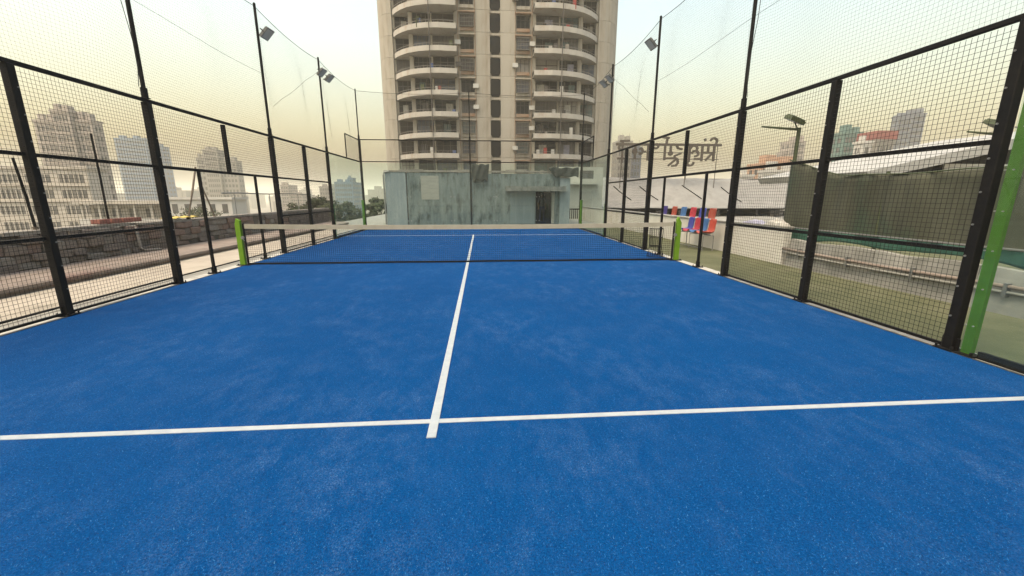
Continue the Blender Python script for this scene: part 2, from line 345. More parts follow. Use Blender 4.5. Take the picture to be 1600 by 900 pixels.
POST = .09
for sx, lab in ((-1, 'black mesh fence with square posts along the stone wall side of the court'), (1, 'black mesh fence with square posts along the olive turf side of the court')):
    xs = sx * 5.05
    fence = thing('mesh_fence', (xs, 0, 0), lab, 'fence', 'fences along the long sides of the court')
    for y in (-5.95, -4, -2, 2, 4, 5.95):
        post_mesh(y, 0, 3.0, POST if abs(y) != 2 else .105, xs, fence)
    for y in (-1, 1): post_mesh(y, 0, 1.975, .05, xs, fence)
    MB().box(xs - .035, xs + .035, -.035, .035, 2.026, 2.978).build('post', black, fence, bevel=.004, loc=(xs, 0, 2.026))
    def rail(y0, y1, z, t=.044):
        MB().box(xs - t / 2, xs + t / 2, y0, y1, z - t / 2, z + t / 2).build('rail', black, fence, bevel=.004, loc=(xs, y0, z))
    h = POST / 2
    for y0, y1 in ((-5.95, -4), (-4, -2), (2, 4), (4, 5.95)):
        a, b_ = y0 + .054, y1 - .054
        for z in (1.0, 2.0): rail(a, b_, z)
        MB().box(xs - .015, xs + .015, a, b_, .020, .050).build('bottom_rail', black, fence, loc=(xs, a, .02))
        wire_panel(a, b_, .05, 2.98, xs - sx * .030, fence)
    rail(-1.945, 1.945, 2.0, .05)
    for y0, y1 in ((-1.945, -.037), (.037, 1.945)): wire_panel(y0, y1, 2.026, 2.978, xs - sx * .030, fence)
    MB().box(xs - .025, xs + .025, -6.0, 9.94, 3.002, 3.052).build('top_rail', black, fence, bevel=.004, loc=(xs, -6, 3))

# ------------------------------------------------------------------ tall poles with floodlights
def flood(b_parent, x, y, z, sx, yaw, tilt):
    hd = MB().box(-.14, .14, -.025, .025, -.145, .145)
    for k in range(7):
        hd.box(-.125 + k * .038, -.112 + k * .038, .025, .05, -.12, .12)
    hd.cur = 1; hd.box(-.12, .12, -.031, -.026, -.125, .125); hd.cur = 0
    # bracket
    M = Matrix.Translation((x, y, z)) @ Matrix.Rotation(R(yaw), 4, 'Z') @ Matrix.Rotation(R(tilt), 4, 'X')
    hd.v = [tuple(M @ Vector(p)) for p in hd.v]
    h = hd.build('floodlight', [lampgrey, lampglass], b_parent, loc=(x, y, z))
    bm_ = MB()
    px = sx * 5.05
    bm_.path([(px, y, z - .03), (x + sx * .03, y, z - .02)], .016, 6)
    for s_ in (-1, 1):
        p0 = M @ Vector((s_ * .148, 0, 0)); p1 = M @ Vector((s_ * .148, .1, 0)); p2 = M @ Vector((0, .1, 0))
        bm_.path([p0, p1, p2], .010, 5)
    bm_.build('bracket', black, h, loc=(x, y, z))
    return h
def tall_pole(x, y, z0, label, lamps=(), r0=.031):
    sx = -1 if x < 0 else 1
    t = thing('net_pole', (x, y, z0), label, 'pole', 'tall poles carrying the safety net')
    MB().path([(x, y, z0), (x, y, 6.05)], r0, 10).build('shaft', black, t, smooth=False, loc=(x, y, z0))
    c = MB().path([(x, y, z0), (x, y, z0 + .16)], r0 + .016, 10); c.box(x - .05, x + .05, y - .05, y + .05, z0 + .002, z0 + .014)
    c.build('collar', black, t, loc=(x, y, z0))
    MB().path([(x, y, 6.05), (x, y, 6.075)], [r0 + .004, r0 * .4], 10).build('cap', black, t, loc=(x, y, 6.05))
    for l_ in lamps: flood(t, *l_)
POLES = [(-2, 3.055), (2, 3.055), (5.95, 3.055)]
for sx, side in ((-1, 'stone wall side'), (1, 'olive turf side')):
    for y, z0 in POLES:
        if y == -2: lam = (); lb = 'tall pole with no lamp in view, nearest the camera, on the %s' % side
        elif y == 2: lam = ((sx * 4.83, y, 5.40, sx, sx * -84, 45),); lb = 'tall pole with one square floodlight on the %s' % side
        else:
            lam = ((sx * 4.88, y - .25, 5.53, sx, sx * -80, 48), (sx * 4.83, y + .30, 5.50, sx, sx * -80, 48)); lb = 'tall pole with a pair of small floodlights on the %s' % side
        tall_pole(sx * 5.05, y, z0, lb, lam)
tall_pole(-5.05, 10.06, 4.0, 'thin pole rising at the far glass corner nearest the hazy city', r0=.026)
tall_pole(5.05, 10.06, 4.0, 'thin pole rising at the far glass corner nearest the signboard', r0=.026)
tall_pole(-.15, 10.11, 4.0, 'thin pole rising from the middle of the far glass wall', r0=.022)

# ------------------------------------------------------------------ safety nets above the fence
def net_sheet(axis, fixed, a0, a1, z0, z1, parent, pitch=.048, t=.0019, sag=0.0):
    b = MB(); h = t / 2
    na = int(round((a1 - a0) / pitch)); nz = int(round((z1 - z0) / pitch)); S = 4
    def P(a, z):
        u = (a - a0) / (a1 - a0); w = (z - z0) / (z1 - z0)
        d = .10 * math.sin(3.1 * u * 2 + 1.3 * a) * math.sin(math.pi * w) + .04 * math.sin(9 * u + 6 * w)
        zz = z - sag * (4 * u * (1 - u)) * w
        return Vector((fixed + d, a, zz)) if axis == 'y' else Vector((a, fixed + d, zz))
    def strand(pts, w_):
        for p, q in zip(pts[:-1], pts[1:]):
            b.add([p - w_, p + w_, q + w_, q - w_], [(0, 1, 2, 3)])
    ax = Vector((0, 1, 0)) if axis == 'y' else Vector((1, 0, 0)); up = Vector((0, 0, 1))
    for i in range(na + 1):
        a = a0 + (a1 - a0) * i / na; strand([P(a, z0 + (z1 - z0) * k / S) for k in range(S + 1)], ax * h)
    for j in range(nz + 1):
        z = z0 + (z1 - z0) * j / nz; K = 8; strand([P(a0 + (a1 - a0) * k / K, z) for k in range(K + 1)], up * h)
    return stuff(b.build('net_mesh', twine, parent, nofix=True))
for sx, lab in ((-1, 'fine grey safety net hung above the fence on the stone wall side'), (1, 'fine grey safety net hung above the fence on the olive turf side')):
    t = thing('safety_net', (sx * 5.05, 0, 3.06), lab, 'net', 'safety nets around the court')
    for a0, a1 in ((-6, -2), (-2, 2), (2, 6), (6, 10)):
        net_sheet('y', sx * 5.06, a0, a1, 3.06, 5.98, t, sag=.12)
        MB().path([(sx * 5.06, a0 + (a1 - a0) * k / 8, 6.0 - .12 * 4 * (k / 8) * (1 - k / 8)) for k in range(9)], .007, 5).build('cable', black, t)
    # seam rope, loose ties
    MB().path([(sx * 5.07, -6 + 8 * k / 16, 4.50 - .03 * math.sin(k * .6)) for k in range(17)], .0028, 4).build('seam_rope', twine, t)
    MB().path([(sx * 5.00, -2.16 + .06 * math.sin(k), 3.2 + k * .3) for k in range(10)], .005, 4).build('tie_rope', twine, t)
    MB().path([(sx * 5.02, 2.3 + .58 * k, 3.8 + .3 * k + .02 * math.sin(k * 2)) for k in range(8)], .0035, 4).build('tie_rope', twine, t)
t = thing('safety_net', (0, 10.06, 4.05), 'fine grey safety net hung above the far glass wall', 'net', 'safety nets around the court')
net_sheet('x', 10.10, -5, -.15, 4.06, 5.98, t, sag=.10); net_sheet('x', 10.10, -.15, 5, 4.06, 5.98, t, sag=.10)
for a0, a1 in ((-5.05, -.15), (-.15, 5.05)):
    MB().path([(a0 + (a1 - a0) * k / 8, 10.1, 6.0 - .10 * 4 * (k / 8) * (1 - k / 8)) for k in range(9)], .007, 5).build('cable', black, t)

# ------------------------------------------------------------------ glass walls
gw = thing('glass_wall', (0, 10.05, 0), 'clear glass back wall at the far end of the court', 'glass wall', 'glass walls of the court')
for k in range(5):
    x0 = -5 + 2 * k + .006; x1 = x0 + 2 - .012
    MB().box(x0, x1, 10.02, 10.032, .03, 2.99).build('glass_panel', glass, gw, loc=(x0, 10.02, .03))
MB().box(-.18, -.12, 10.07, 10.13, 0, 3.95).build('post', black, gw, loc=(-.15, 10.1, 0))
for x in (-3, -1, 1, 3):
    c = MB()
    for z in (.4, 1.5, 2.6):
        for s in (-1, 1): c.path([(x + s * .07, 10.01, z), (x + s * .07, 10.045, z)], .022, 8)
    stuff(c.build('glass_clamp', steel, gw))
for x in (-5.05, 5.05):
    MB().box(x - .045, x + .045, 10.045, 10.135, 0, 4.0).build('post', black, gw, loc=(x, 10.09, 0))
    MB().box(x - .05, x + .05, 9.86, 9.955, 0, 1.35).build('green_stiffener', greenp, gw, bevel=.005, loc=(x, 9.9, 0))
for z in (3.02, 3.96):
    MB().box(-5.0, 5.0, 10.028, 10.068, z, z + .04).build('rail', black, gw, loc=(-5, 10.05, z))
for k in range(5): wire_panel_x(-5 + 2 * k, -3 + 2 * k, 3.06, 3.96, 10.045, gw)
MB().box(-5.0, 5.0, 10.036, 10.064, 0.0, .09).build('base_angle', black, gw)
for sx, fy, lab in ((-1, 1, 'far side glass panel by the hazy city view'), (1, 1, 'far side glass panel towards the signboard'), (1, -1, 'near side glass panel with bright green post beside the camera')):
    xs = sx * 5.02
    g = thing('glass_wall', (xs, fy * 8, 0), lab, 'glass wall', 'glass walls of the court')
    for a, b_ in ((6.06, 7.99), (8.01, 9.99)):
        y0, y1 = sorted((a * fy, b_ * fy))
        MB().box(xs - .006, xs + .006, y0, y1, .03, 2.99).build('glass_panel', glass, g, loc=(xs, y0, 0))
    # bright green flanged post behind the glass edge
    yy = 6.10 * fy; GH = 4.0 if fy < 0 else 1.25
    p = MB(); p.box(xs + sx * .016 if sx > 0 else xs - .026, xs + .026 if sx > 0 else xs - .016, yy - .043, yy + .043, 0, GH)
    p.box(xs + sx * .026 if sx > 0 else xs - .11, xs + .11 if sx > 0 else xs - .026, yy - .006, yy + .006, 0, GH)
    gp = p.build('green_post', greenp, g, loc=(xs, yy, 0))
    c = MB()
    for k in range(8 if fy < 0 else 3):
        for s in (-1, 1): c.path([(xs - sx * .008, yy + s * .03, .3 + k * .36), (xs - sx * .020, yy + s * .03, .3 + k * .36)], .007, 8)
    stuff(c.build('bolt', steel, gp))
    b = MB().box(xs - sx * -.03 - .07, xs + sx * .03 + .07, yy - .1, yy + .1, .001, .016)
    for s in (-1, 1): b.path([(xs - sx * .03, yy + s * .08, .01), (xs - sx * .03, yy + s * .08, .05)], .012, 6)
    b.build('base_plate', black, gp)
    MB().box(xs + sx * .03 - .02, xs + sx * .03 + .02, min(6.2 * fy, 9.98 * fy), max(6.2 * fy, 9.98 * fy), 0, .07).build('base_angle', black, g)
    if fy > 0:
        MB().box(xs - .018, xs + .018, 8.0, 8.036, 3.054, 3.93).build('post', black, g, loc=(xs, 8, 3.05))
        MB().box(xs - .016, xs + .016, 8.0, 10.02, 3.93, 3.962).build('rail', black, g, loc=(xs, 8, 3.93))
        wire_panel(8.04, 10.02, 3.06, 3.93, xs, g)

# ------------------------------------------------------------------ padel net and its posts
net = thing('padel_net', (0, 0, 0), 'low dark court net with beige top tape across the blue court', 'net')
def ntop(x): return .875 + .04 * (x / 4.9) ** 2
m = MB(); N = 40
m.grid(lambda u, v: (-4.9 + 9.85 * u, -.012, ntop(-4.9 + 9.85 * u) - .10 * (1 - v)), N, 1, (0, .024, 0))
m.build('top_tape', tape, net)
m = MB(); h = .0022
for i in range(int(9.8 / .045)):
    x = -4.88 + i * .045; zt = ntop(x) - .09
    m.add([(x - h, 0, .03), (x + h, 0, .03), (x + h, 0, zt), (x - h, 0, zt)], [(0, 1, 2, 3)])
for j in range(17):
    for i in range(N):
        xa = -4.9 + 9.8 * i / N; xb = -4.9 + 9.8 * (i + 1) / N; za = .03 + (ntop(xa) - .12) * j / 17; zb = .03 + (ntop(xb) - .12) * j / 17
        m.add([(xa, .001, za - h), (xb, .001, zb - h), (xb, .001, zb + h), (xa, .001, za + h)], [(0, 1, 2, 3)])
stuff(m.build('net_mesh', wirem, net, nofix=True))
m = MB(); m.grid(lambda u, v: (-4.9 + 9.8 * u, -.006, .010 + .040 * v + .002 * math.sin(u * 25)), 60, 1, (0, .012, 0)); m.build('bottom_band', wirem, net)
for sx, lab in ((-1, 'lime green net post on the stone wall side'), (1, 'lime green net post on the bench side')):
    t = thing('net_post', (sx * 5.0, 0, 0), lab, 'post', 'posts of the court net')
    x0, x1 = sorted((sx * 4.975, sx * 5.085))
    hi = 1.04; lo = .90
    pl = [(x0, 0), (x1, 0), (x1, lo if sx > 0 else hi - .05), ((x0 + x1) / 2 - .02, hi), (x0, lo if sx < 0 else hi - .06)]
    MB().prism(pl, 'y', -.04, .04).build('green_body', mat('lime_paint', (0.125, 0.26, 0.010), (0.17, 0.33, 0.02), 4, .6, spec=.2, stain=(.12, .15, .06), stain_scale=6, stain_lo=.57, stain_hi=.8), t, bevel=.004)
    MB().path([(sx * 4.925, 0, 0), (sx * 4.925, 0, .93)], .024, 10).build('steel_tube', black, t)
    b = MB().box(sx * 5.0 - .14, sx * 5.0 + .14, -.09, .09, .0045, .016)
    for i in (-1, 1): b.path([(sx * 5 + i * .115, -.06, .012), (sx * 5 + i * .115, -.06, .04)], .012, 6)
    b.build('base_plate', black, t)
    w = MB().path([(sx * 4.94, -.04, .62), (sx * 4.94, -.075, .62)], .035, 10); w.path([(sx * 4.94, -.07, .62), (sx * 4.90, -.075, .55)], .008, 5)
    w.build('tension_winch', steel, t)
# wire ball basket by the bench-side net post
bk = thing('wire_basket', (4.74, .55, 0), 'black wire ball basket standing behind the net beside the bench-side post', 'basket')
m = MB()
for k in range(22):
    a = 2 * math.pi * k / 22; c_, s_ = math.cos(a), math.sin(a)
    m.path([(4.74 + c_ * .20, .55 + s_ * .20, .03), (4.74 + c_ * .15, .55 + s_ * .15, .28), (4.74 + c_ * .17, .55 + s_ * .17, .72)], .0042, 4)
m.build('wires', wirem, bk)
for z, r_ in ((.03, .20), (.28, .15), (.5, .16), (.72, .17)):
    MB().path([(4.74 + r_ * math.cos(2 * math.pi * k / 20), .55 + r_ * math.sin(2 * math.pi * k / 20), z) for k in range(21)], .007, 5).build('hoop', wirem, bk)
MB().path([(4.74 + .15 * math.cos(a * .3142 * 2), .55 + .15 * math.sin(a * .3142 * 2), .285) for a in range(11)], .01, 4).build('base_ring', wirem, bk)

# ------------------------------------------------------------------ left terrace edge: ledge, rubble parapet, poles
led = MB()
led.prism([(-7.98, -.03), (-6.98, -.03), (-6.98, .02), (-6.93, .06), (-6.93, .12), (-7.05, .165), (-7.98, .19)], 'y', -14, 13.7)
tag(led.build('plaster_ledge', ledge_m, bevel=0), 'brownish plaster ledge running at the foot of the stone wall', 'ledge')
MB_c = MB().path([(-5.52 + .012 * math.sin(k * .7), -8 + k * .75, .004) for k in range(28)], .014, 6)
tag(MB_c.build('floor_cable', black), 'black cable lying on the floor along the fence by the stone wall', 'cable')
wall = thing('rubble_wall', (-8.2, 4, 0), 'low rough rubble stone parapet wall beyond the fence', 'wall')
WH = .86
m = MB().box(-8.30, -8.035, -8, 13.9, -.03, WH - .06); m.build('mortar_core', mortar, wall)
stone_meshes = []
for q in range(14):
    b = MB(); hx, hy, hz = .5, .5, .5
    b.box(-.5, .5, -.5, .5, -.5, .5)
    me = bpy.data.meshes.new('stone'); me.from_pydata([(p[0] + jit(.06), p[1] + jit(.09), p[2] + jit(.09)) for p in b.v], [], b.f)
    bb = bmesh.new(); bb.from_mesh(me); bmesh.ops.recalc_face_normals(bb, faces=bb.faces[:]); bmesh.ops.bevel(bb, geom=bb.edges[:], offset=.12, segments=1, affect='EDGES')
    bb.to_mesh(me); bb.free(); me.materials.append(STONES[q % 4]); stone_meshes.append(me)
z = .19; row = 0; cnt = 0
far = MB()
while z < WH - .04:
    hgt = random.uniform(.13, .19)
    if z + hgt > WH: hgt = WH - z
    y = -3.2 + (row % 2) * .13
    while y < 13.8:
        L = random.uniform(.20, .46) * (1 if y < 6 else 1.25)
        if random.random() > .05:
            if y < 9.0 and cnt < 290:
                o = bpy.data.objects.new('stone', random.choice(stone_meshes)); C.objects.link(o); o.parent = wall
                o.location = Vector((-8.07 + jit(.028), y + L / 2, z + hgt / 2)) - wall.location
                o.scale = (.17, L * .97, hgt * .98); o.rotation_euler = (jit(.08), jit(.07), jit(.07)); cnt += 1
            else:
                far.box(-8.13, -7.985 + jit(.02), y + .01, y + L - .012, z + .008, z + hgt - .01)
        y += L
    z += hgt; row += 1
far.cur = 0
y = -8.0
while y < -3.2:
    for q in range(5): far.box(-8.13, -7.985 + jit(.02), y + .01, y + .33, .2 + q * .13, .32 + q * .13)
    y += .345
stuff(far.build('stone_mass', STONES[1], wall))
m = MB(); y = -8
while y < 13.8:
    L = random.uniform(.5, 1.1); m.box(-8.33 + jit(.02), -7.99 + jit(.03), y, y + L - .015, WH - .03 + jit(.008), WH + .03 + jit(.02)); y += L
m.build('coping', cap_m, wall)
# plants and debris: a row of red bricks and a yellow sack on the wall
redbrick = mat('red_brick', (0.25, 0.09, 0.07), (0.33, 0.14, 0.11), 8, 0.9, bump=.3, bscale=30)
pale_rub = mat('pale_rubble', (0.30, 0.26, 0.22), (0.42, 0.37, 0.32), 6, 0.9)
bp = [(.22, .0), (.52, .01), (.80, .03), (1.12, -.01)]
for k, (y, dx) in enumerate(bp):
    L = .24
    b = MB().box(-8.26 + dx, -8.05 + dx, y, y + L, WH + .052, WH + .152)
    o = b.build('loose_brick', redbrick, bevel=.008, loc=(-8.15 + dx, y + L / 2, WH + .052))
    tag(o, ['red brick lying on the stone wall, first of four from the camera', 'red brick lying on the stone wall, second of four from the camera', 'red brick lying on the stone wall, third of four from the camera', 'red brick lying on the stone wall, farthest of four from the camera'][k], 'brick', 'loose bricks on the stone wall')
yel = mat('yellow_sheet', (0.50, 0.36, 0.05), (0.62, 0.47, 0.10), 5, 0.6)
s_ = MB(); s_.grid(lambda u, v: (-8.36 + .38 * v, 2.35 + .95 * u, WH + .062 + .055 * abs(math.sin(u * 9 + v * 3)) * (1 - abs(2 * v - 1) * .5)), 22, 6, (0, 0, -.012))
tag(s_.build('yellow_sack', yel, smooth=True), 'crumpled yellow plastic sack lying on the stone wall', 'sack')
POLE_L = [((-8.18, .58, WH), (-8.18, .60, 2.86), .024, 'tall thin dark pole standing on the stone wall'), ((-8.18, -1.0, WH), (-8.15, -1.12, 2.2), .026, 'short thin pole on the stone wall nearest the camera'),
          ((-8.1, 3.05, WH), (-8.12, 3.75, 2.36), .030, 'long leaning bamboo prop on the stone wall'), ((-8.1, 4.25, WH), (-8.12, 3.85, 1.9), .022, 'shorter leaning prop crossing the bamboo on the stone wall')]
propm = mat('prop_wood', (0.13, 0.10, 0.075), (0.20, 0.16, 0.12), 9, 0.85)
for p0, p1, r_, lb in POLE_L:
    t = thing('wall_pole', p0, lb, 'pole', 'thin poles on the stone wall')
    p0 = Vector(p0) + Vector((0, 0, .02)); p1 = Vector(p1)
    MB().path([p0, p0.lerp(p1, .5) + Vector((0, .012, 0)), p1], [r_, r_ * .95, r_ * .85], 8).build('shaft', propm if 'lean' in lb else black, t)
    MB().path([p0 + Vector((0, 0, 0)), p0.lerp(p1, .05)], r_ * 1.7, 8).build('foot_collar', propm, t)
t = thing('pipe_rail', (-8.18, 5.6, WH), 'low grey pipe rail on brackets above the stone wall', 'rail')
MB().path([(-8.18, 4.9 + k * .8, 1.62 + .012 * math.sin(k * 1.3)) for k in range(10)], .022, 8).build('pipe', steel, t)
for y in (5.6, 8.0, 10.6): MB().path([(-8.18, y, WH + .02), (-8.18, y, 1.6)], .018, 6).build('bracket', steel, t)
# drain pipe on the wall front
dp = thing('drain_pipe', (-7.95, 1.0, .19), 'pale bent drain pipe fixed to the face of the stone wall', 'pipe')
MB().path([(-7.94, .98, .80), (-7.94, 1.0, .30), (-7.92, 1.08, .23), (-7.80, 1.45, .21)], .026, 8).build('tube', pale_rub, dp, smooth=True)
MB().path([(-7.94, .985, .62), (-7.94, .987, .66)], .036, 8).build('pipe_clip', steel, dp)

# ------------------------------------------------------------------ right edge: white wall, benches, kerb wall, shade net
ww = thing('low_wall', (7.3, 8, 0), 'low white painted wall behind the red and blue seats', 'wall')
MB().box(7.18, 7.36, -.70, 19.5, -.03, .80).build('wall_body', white_wall, ww, bevel=.006)
MB().box(7.15, 7.39, -.72, 19.5, .801, .845).build('coping', grey_plastic, ww, bevel=.006)
SEATC = {'blue': mat('seat_blue', (0.05, 0.055, 0.28), (0.06, 0.075, 0.34), 5, .35), 'red': mat('seat_red', (0.36, 0.03, 0.05), (0.42, 0.04, 0.06), 5, .35),
         'sky': mat('seat_sky', (0.045, 0.12, 0.29), (0.06, 0.15, 0.34), 5, .35), 'orange': mat('seat_orange', (0.40, 0.06, 0.04), (0.46, 0.08, 0.05), 5, .35), 'navy': mat('seat_navy', (0.045, 0.03, 0.17), (0.06, 0.045, 0.22), 5, .35), 'brick': mat('seat_brick', (0.28, 0.055, 0.035), (0.34, 0.075, 0.05), 5, .35)}
def bucket(x, y, z, w, mt, parent):
    # moulded seat facing -X: pan then back, sides curled up
    prof = [(-.22, -.015), (-.20, .01), (-.08, .0), (.06, -.015), (.15, .02), (.19, .12), (.21, .26), (.225, .36), (.235, .385)]
    def fn(u, v):
        k = v * (len(prof) - 1); i = min(int(k), len(prof) - 2); f = k - i
        px = prof[i][0] * (1 - f) + prof[i + 1][0] * f; pz = prof[i][1] * (1 - f) + prof[i + 1][1] * f
        s = 2 * u - 1; curl = .05 * s ** 4
        ww_ = w / 2 * (1 - .16 * max(0, v - .8) / .2) * (1 - .1 * max(0, .12 - v) / .12)
        back = min(1, max(0, (v - .45) / .2))
        return (x + px - curl * back, y + s * ww_, z + pz + curl * (1 - back))
    m = MB(); m.grid(fn, 12, 16, (.008, 0, -.008))
    o = m.build('seat', mt, parent, smooth=True, loc=(x, y, z))
    return o
def bench(x, zs, ys, cols, w, label):
    b = thing('seat_bench', (x, ys[0], 0), label, 'bench', 'spectator benches by the white wall')
    for y, c_ in zip(ys, cols): bucket(x, y, zs + .03, w, SEATC[c_], b)
    y0, y1 = min(ys) - w * .55, max(ys) + w * .55
    MB().box(x - .03, x + .03, y0, y1, zs - .03, zs + .005).build('beam', steel, b)
    for y in (y0 + .02, (y0 + y1) / 2, y1 - .02):
        lg = MB(); lg.path([(x - .16, y, 0), (x - .16, y, zs - .04), (x + .14, y, zs - .04)], .014, 6); lg.path([(x + .14, y, zs - .04), (x + .14, y, 0)], .014, 6)
        lg.build('leg', steel, b, loc=(x, y, 0))
    MB().path([(x - .16, y0 + .02, .07), (x - .16, y1 - .02, .07)], .012, 6).build('stretcher', steel, b)
bench(6.72, .47, [1.75, 2.15, 2.55, 2.95], ['orange', 'sky', 'red', 'blue'], .33, 'front spectator bench with four moulded seats and thin grey legs')
bench(7.72, .72, [3.55, 4.15, 4.8, 5.5, 6.25, 7.1], ['brick', 'blue', 'red', 'sky', 'brick', 'navy'], .42, 'rear row of six moulded seats peeking over the white wall')
# bundles lying on the white wall
lilac = mat('lilac_cloth', (0.30, 0.30, 0.42), (0.42, 0.42, 0.52), 4, .9); palec = mat('pale_cloth', (0.42, 0.41, 0.38), (0.55, 0.54, 0.50), 4, .9)
for (y, L, hh, mt, lb) in ((.45, .8, .10, lilac, 'lilac cloth bundle on the white wall'), (-.30, .6, .17, palec, 'pale grey cloth bundle at the end of the white wall')):
    m = MB(); m.grid(lambda u, v: (7.27 - .12 * math.cos(v * math.pi), y - L / 2 + L * u, .85 + hh * math.sin(v * math.pi) ** .6 * (math.sin(u * math.pi) ** .35) * (.72 + .18 * math.sin(11 * u + 5 * v) + .12 * math.sin(23 * u - 9 * v))), 20, 10)
    tag(m.build('cloth_bundle', mt, smooth=True), lb, 'cloth')
# kerb wall with pipes towards the camera
kw = thing('kerb_wall', (7.35, -4, 0), 'pale grey low kerb wall with pipes under the shade cloth', 'wall')
m = MB(); y = -12.0
while y < -.8:
    L = random.uniform(1.5, 2.2); e = min(y + L, -.76)
    m.grid(lambda u, v: (7.235 + .02 * math.sin(5 * u + 3 * v) + .05 * v, y + (e - y - .012) * u, -.03 + v * (.60 + .02 * math.sin(7 * u))), 8, 5, (.12, 0, 0)); y += L
m.build('wall_body', grey_plastic, kw)
for z_, r_, mt in ((.345, .028, ledge_m), (.27, .022, grey_plastic)):
    MB().path([(7.20 + .008 * math.sin(k * .8), -11.5 + k * .72, z_ + .012 * math.sin(k * .9)) for k in range(16)], r_, 8).build('pipe', mt, kw, smooth=True)
c = MB()
for k in range(7): c.box(7.17, 7.24, -8.4 + k * 1.2, -8.36 + k * 1.2, .22, .40)
stuff(c.build('pipe_clip', steel, kw))
MB().box(7.36, 7.60, -12, -.76, -.03, .50).build('wall_back', grey_plastic, kw)
def topz(y):
    base = 2.36 - .27 * max(0, .1 - y)
    return max(base, 1.91) - .03 * math.sin((y + .1) * 1.7) ** 2
sn = thing('shade_net', (7.7, -4, 0), 'dark olive shade cloth screen hung between green posts beyond the fence', 'shade net')
def shn(u, v):
    y = .05 - 11.5 * u; zt = topz(y); zz = .62 + (zt - .62) * v
    return (7.66 + .035 * math.sin(y * 5.1 + v * 1.2) + .03 * math.sin(y * 2.3 - v * 2) + .015 * math.sin(y * 13), y, zz)
m = MB(); m.grid(shn, 150, 10, (.006, 0, 0)); m.build('cloth', shade, sn, smooth=True)
m = MB(); m.grid(lambda u, v: (7.60 + .03 * math.sin(u * 70) - .02 * v, .0 - 11.4 * u, .78 - (1 - v) * (.14 + .09 * abs(math.sin(u * 9.5 + .6)) + .05 * math.sin(u * 31))), 160, 5, (.006, 0, 0)); m.build('teal_hem', teal_cloth, sn, smooth=True)
MB().path([(7.63, .06 - 11.4 * k / 40, topz(.06 - 11.4 * k / 40) + .012) for k in range(41)], .012, 6).build('top_rope', olive_metal, sn)
MB().path([(7.585, .06, .80), (7.585, -11.4, .80)], .016, 6).build('hem_pipe', steel, sn)
for y in (-2.35, -4.9, -7.5):
    MB().path([(7.72, y, -.03), (7.72, y, topz(y) + .06)], .03, 8).build('post', olive_metal, sn, loc=(7.72, y, 0))
def olive_lamp(x, y, top, arm, label):
    t = thing('court_lamp', (x, y, 0), label, 'lamp', 'olive lamp posts of the second court')
    MB().path([(x, y, -.03), (x, y, top)], [.05, .042], 10).build('post', olive_metal, t)
    MB().path([(x, y, top - .04), (x - arm, y, top + .015)], [.03, .02], 8).build('arm', olive_metal, t)
    M = Matrix.Translation((x - .16, y - .02, top + .16)) @ Matrix.Rotation(R(20), 4, 'Y') @ Matrix.Rotation(R(18), 4, 'X')
    hd = MB().box(-.18, .18, -.15, .15, -.035, .045)
    for k in range(6): hd.box(-.16 + k * .06, -.14 + k * .06, -.13, .13, .045, .075)
    hd.v = [tuple(M @ Vector(p)) for p in hd.v]; h_ = hd.build('lamp_head', olive_metal, t)
    g = MB().box(-.15, .15, -.12, .12, -.041, -.036); g.v = [tuple(M @ Vector(p)) for p in g.v]; g.build('lens', lampglass, h_)
    MB().path([(x - .05, y, top - .02), (x - .14, y, top + .13)], .016, 6).build('yoke', olive_metal, t)
olive_lamp(7.79, .10, 3.08, .92, 'olive lamp post with flat floodlight and long arm beside the shade cloth')
olive_lamp(12.15, -.5, 2.93, .80, 'olive floodlight showing above the white shed roof by the green post')

# ------------------------------------------------------------------ right background: tarp roof, sign, shed
tr = thing('tarp_shed', (17, 25, 0), 'long low shed under a sagging grey tarpaulin roof below the sign', 'shed')
def tarp(u, v):
    x = 9.3 + 17.2 * u; s = .12 * math.sin(u * 14) * math.sin(v * math.pi) + .05 * math.sin(u * 31 + v * 4)
    return (x, 22.0 + 3.2 * v, .66 - .008 * (x - 10) + 2.42 * v + s * .5 - .28 * math.sin(math.pi * v) * (.5 + .5 * math.sin(u * 9.0 + .8)))
m = MB(); m.grid(tarp, 90, 14, (0, 0, -.03)); m.build('tarp_roof', tarp_m, tr, smooth=True)
m = MB(); m.box(9.3, 26.5, 21.97, 22.03, .50, .60); m.build('eave_beam', black, tr)
for x in (9.5, 12.6, 15.8, 19.0, 22.2, 26.3): MB().box(x - .06, x + .06, 21.94, 22.06, -.03, .498).build('post', darkstuff, tr, loc=(x, 22, 0))
MB().box(9.3, 26.5, 25.2, 25.4, -.03, 3.0).build('back_wall', darkstuff, tr)
MB().box(9.1, 9.3, 22, 25.4, -.03, .55).build('side_wall', darkstuff, tr)
for k, (x, L) in enumerate(((11.2, .5), (13.4, .7), (17.0, .4), (20.4, .6))):   # rope ties across the tarp
    r_ = MB(); r_.path([tuple(Vector(tarp((x - 9.3) / 17.2 + .012 * q, .75 - .09 * q)) + Vector((0, -.02, .03))) for q in range(6)], .035, 5)
    r_.build('tie_rope', black, tr)
crate = [(10.6, 'dark crate under the tarp shed, leftmost'), (14.2, 'dark crate under the tarp shed, between two posts in the middle'), (18.1, 'dark crate under the tarp shed, second from the far end'), (23.5, 'dark crate under the tarp shed, rightmost')]
for x, lb in crate:
    b = MB()
    for q in range(4): b.box(x - .4, x + .4, 21.2, 21.8, .005 + q * .11, .085 + q * .11)
    for i in (-1, 1):
        for j in (0, 1): b.box(x + i * .37 - .03, x + i * .37 + .03, 21.23 + j * .5, 21.29 + j * .5, .004, .43)
    tag(b.build('storage_crate', [darkstuff, steel][0]), lb, 'crate', 'crates under the tarp shed')
sg = thing('rooftop_sign', (15.5, 24.6, 3.0), 'open frame rooftop sign of Devanagari letters seen from behind, mirrored', 'sign')
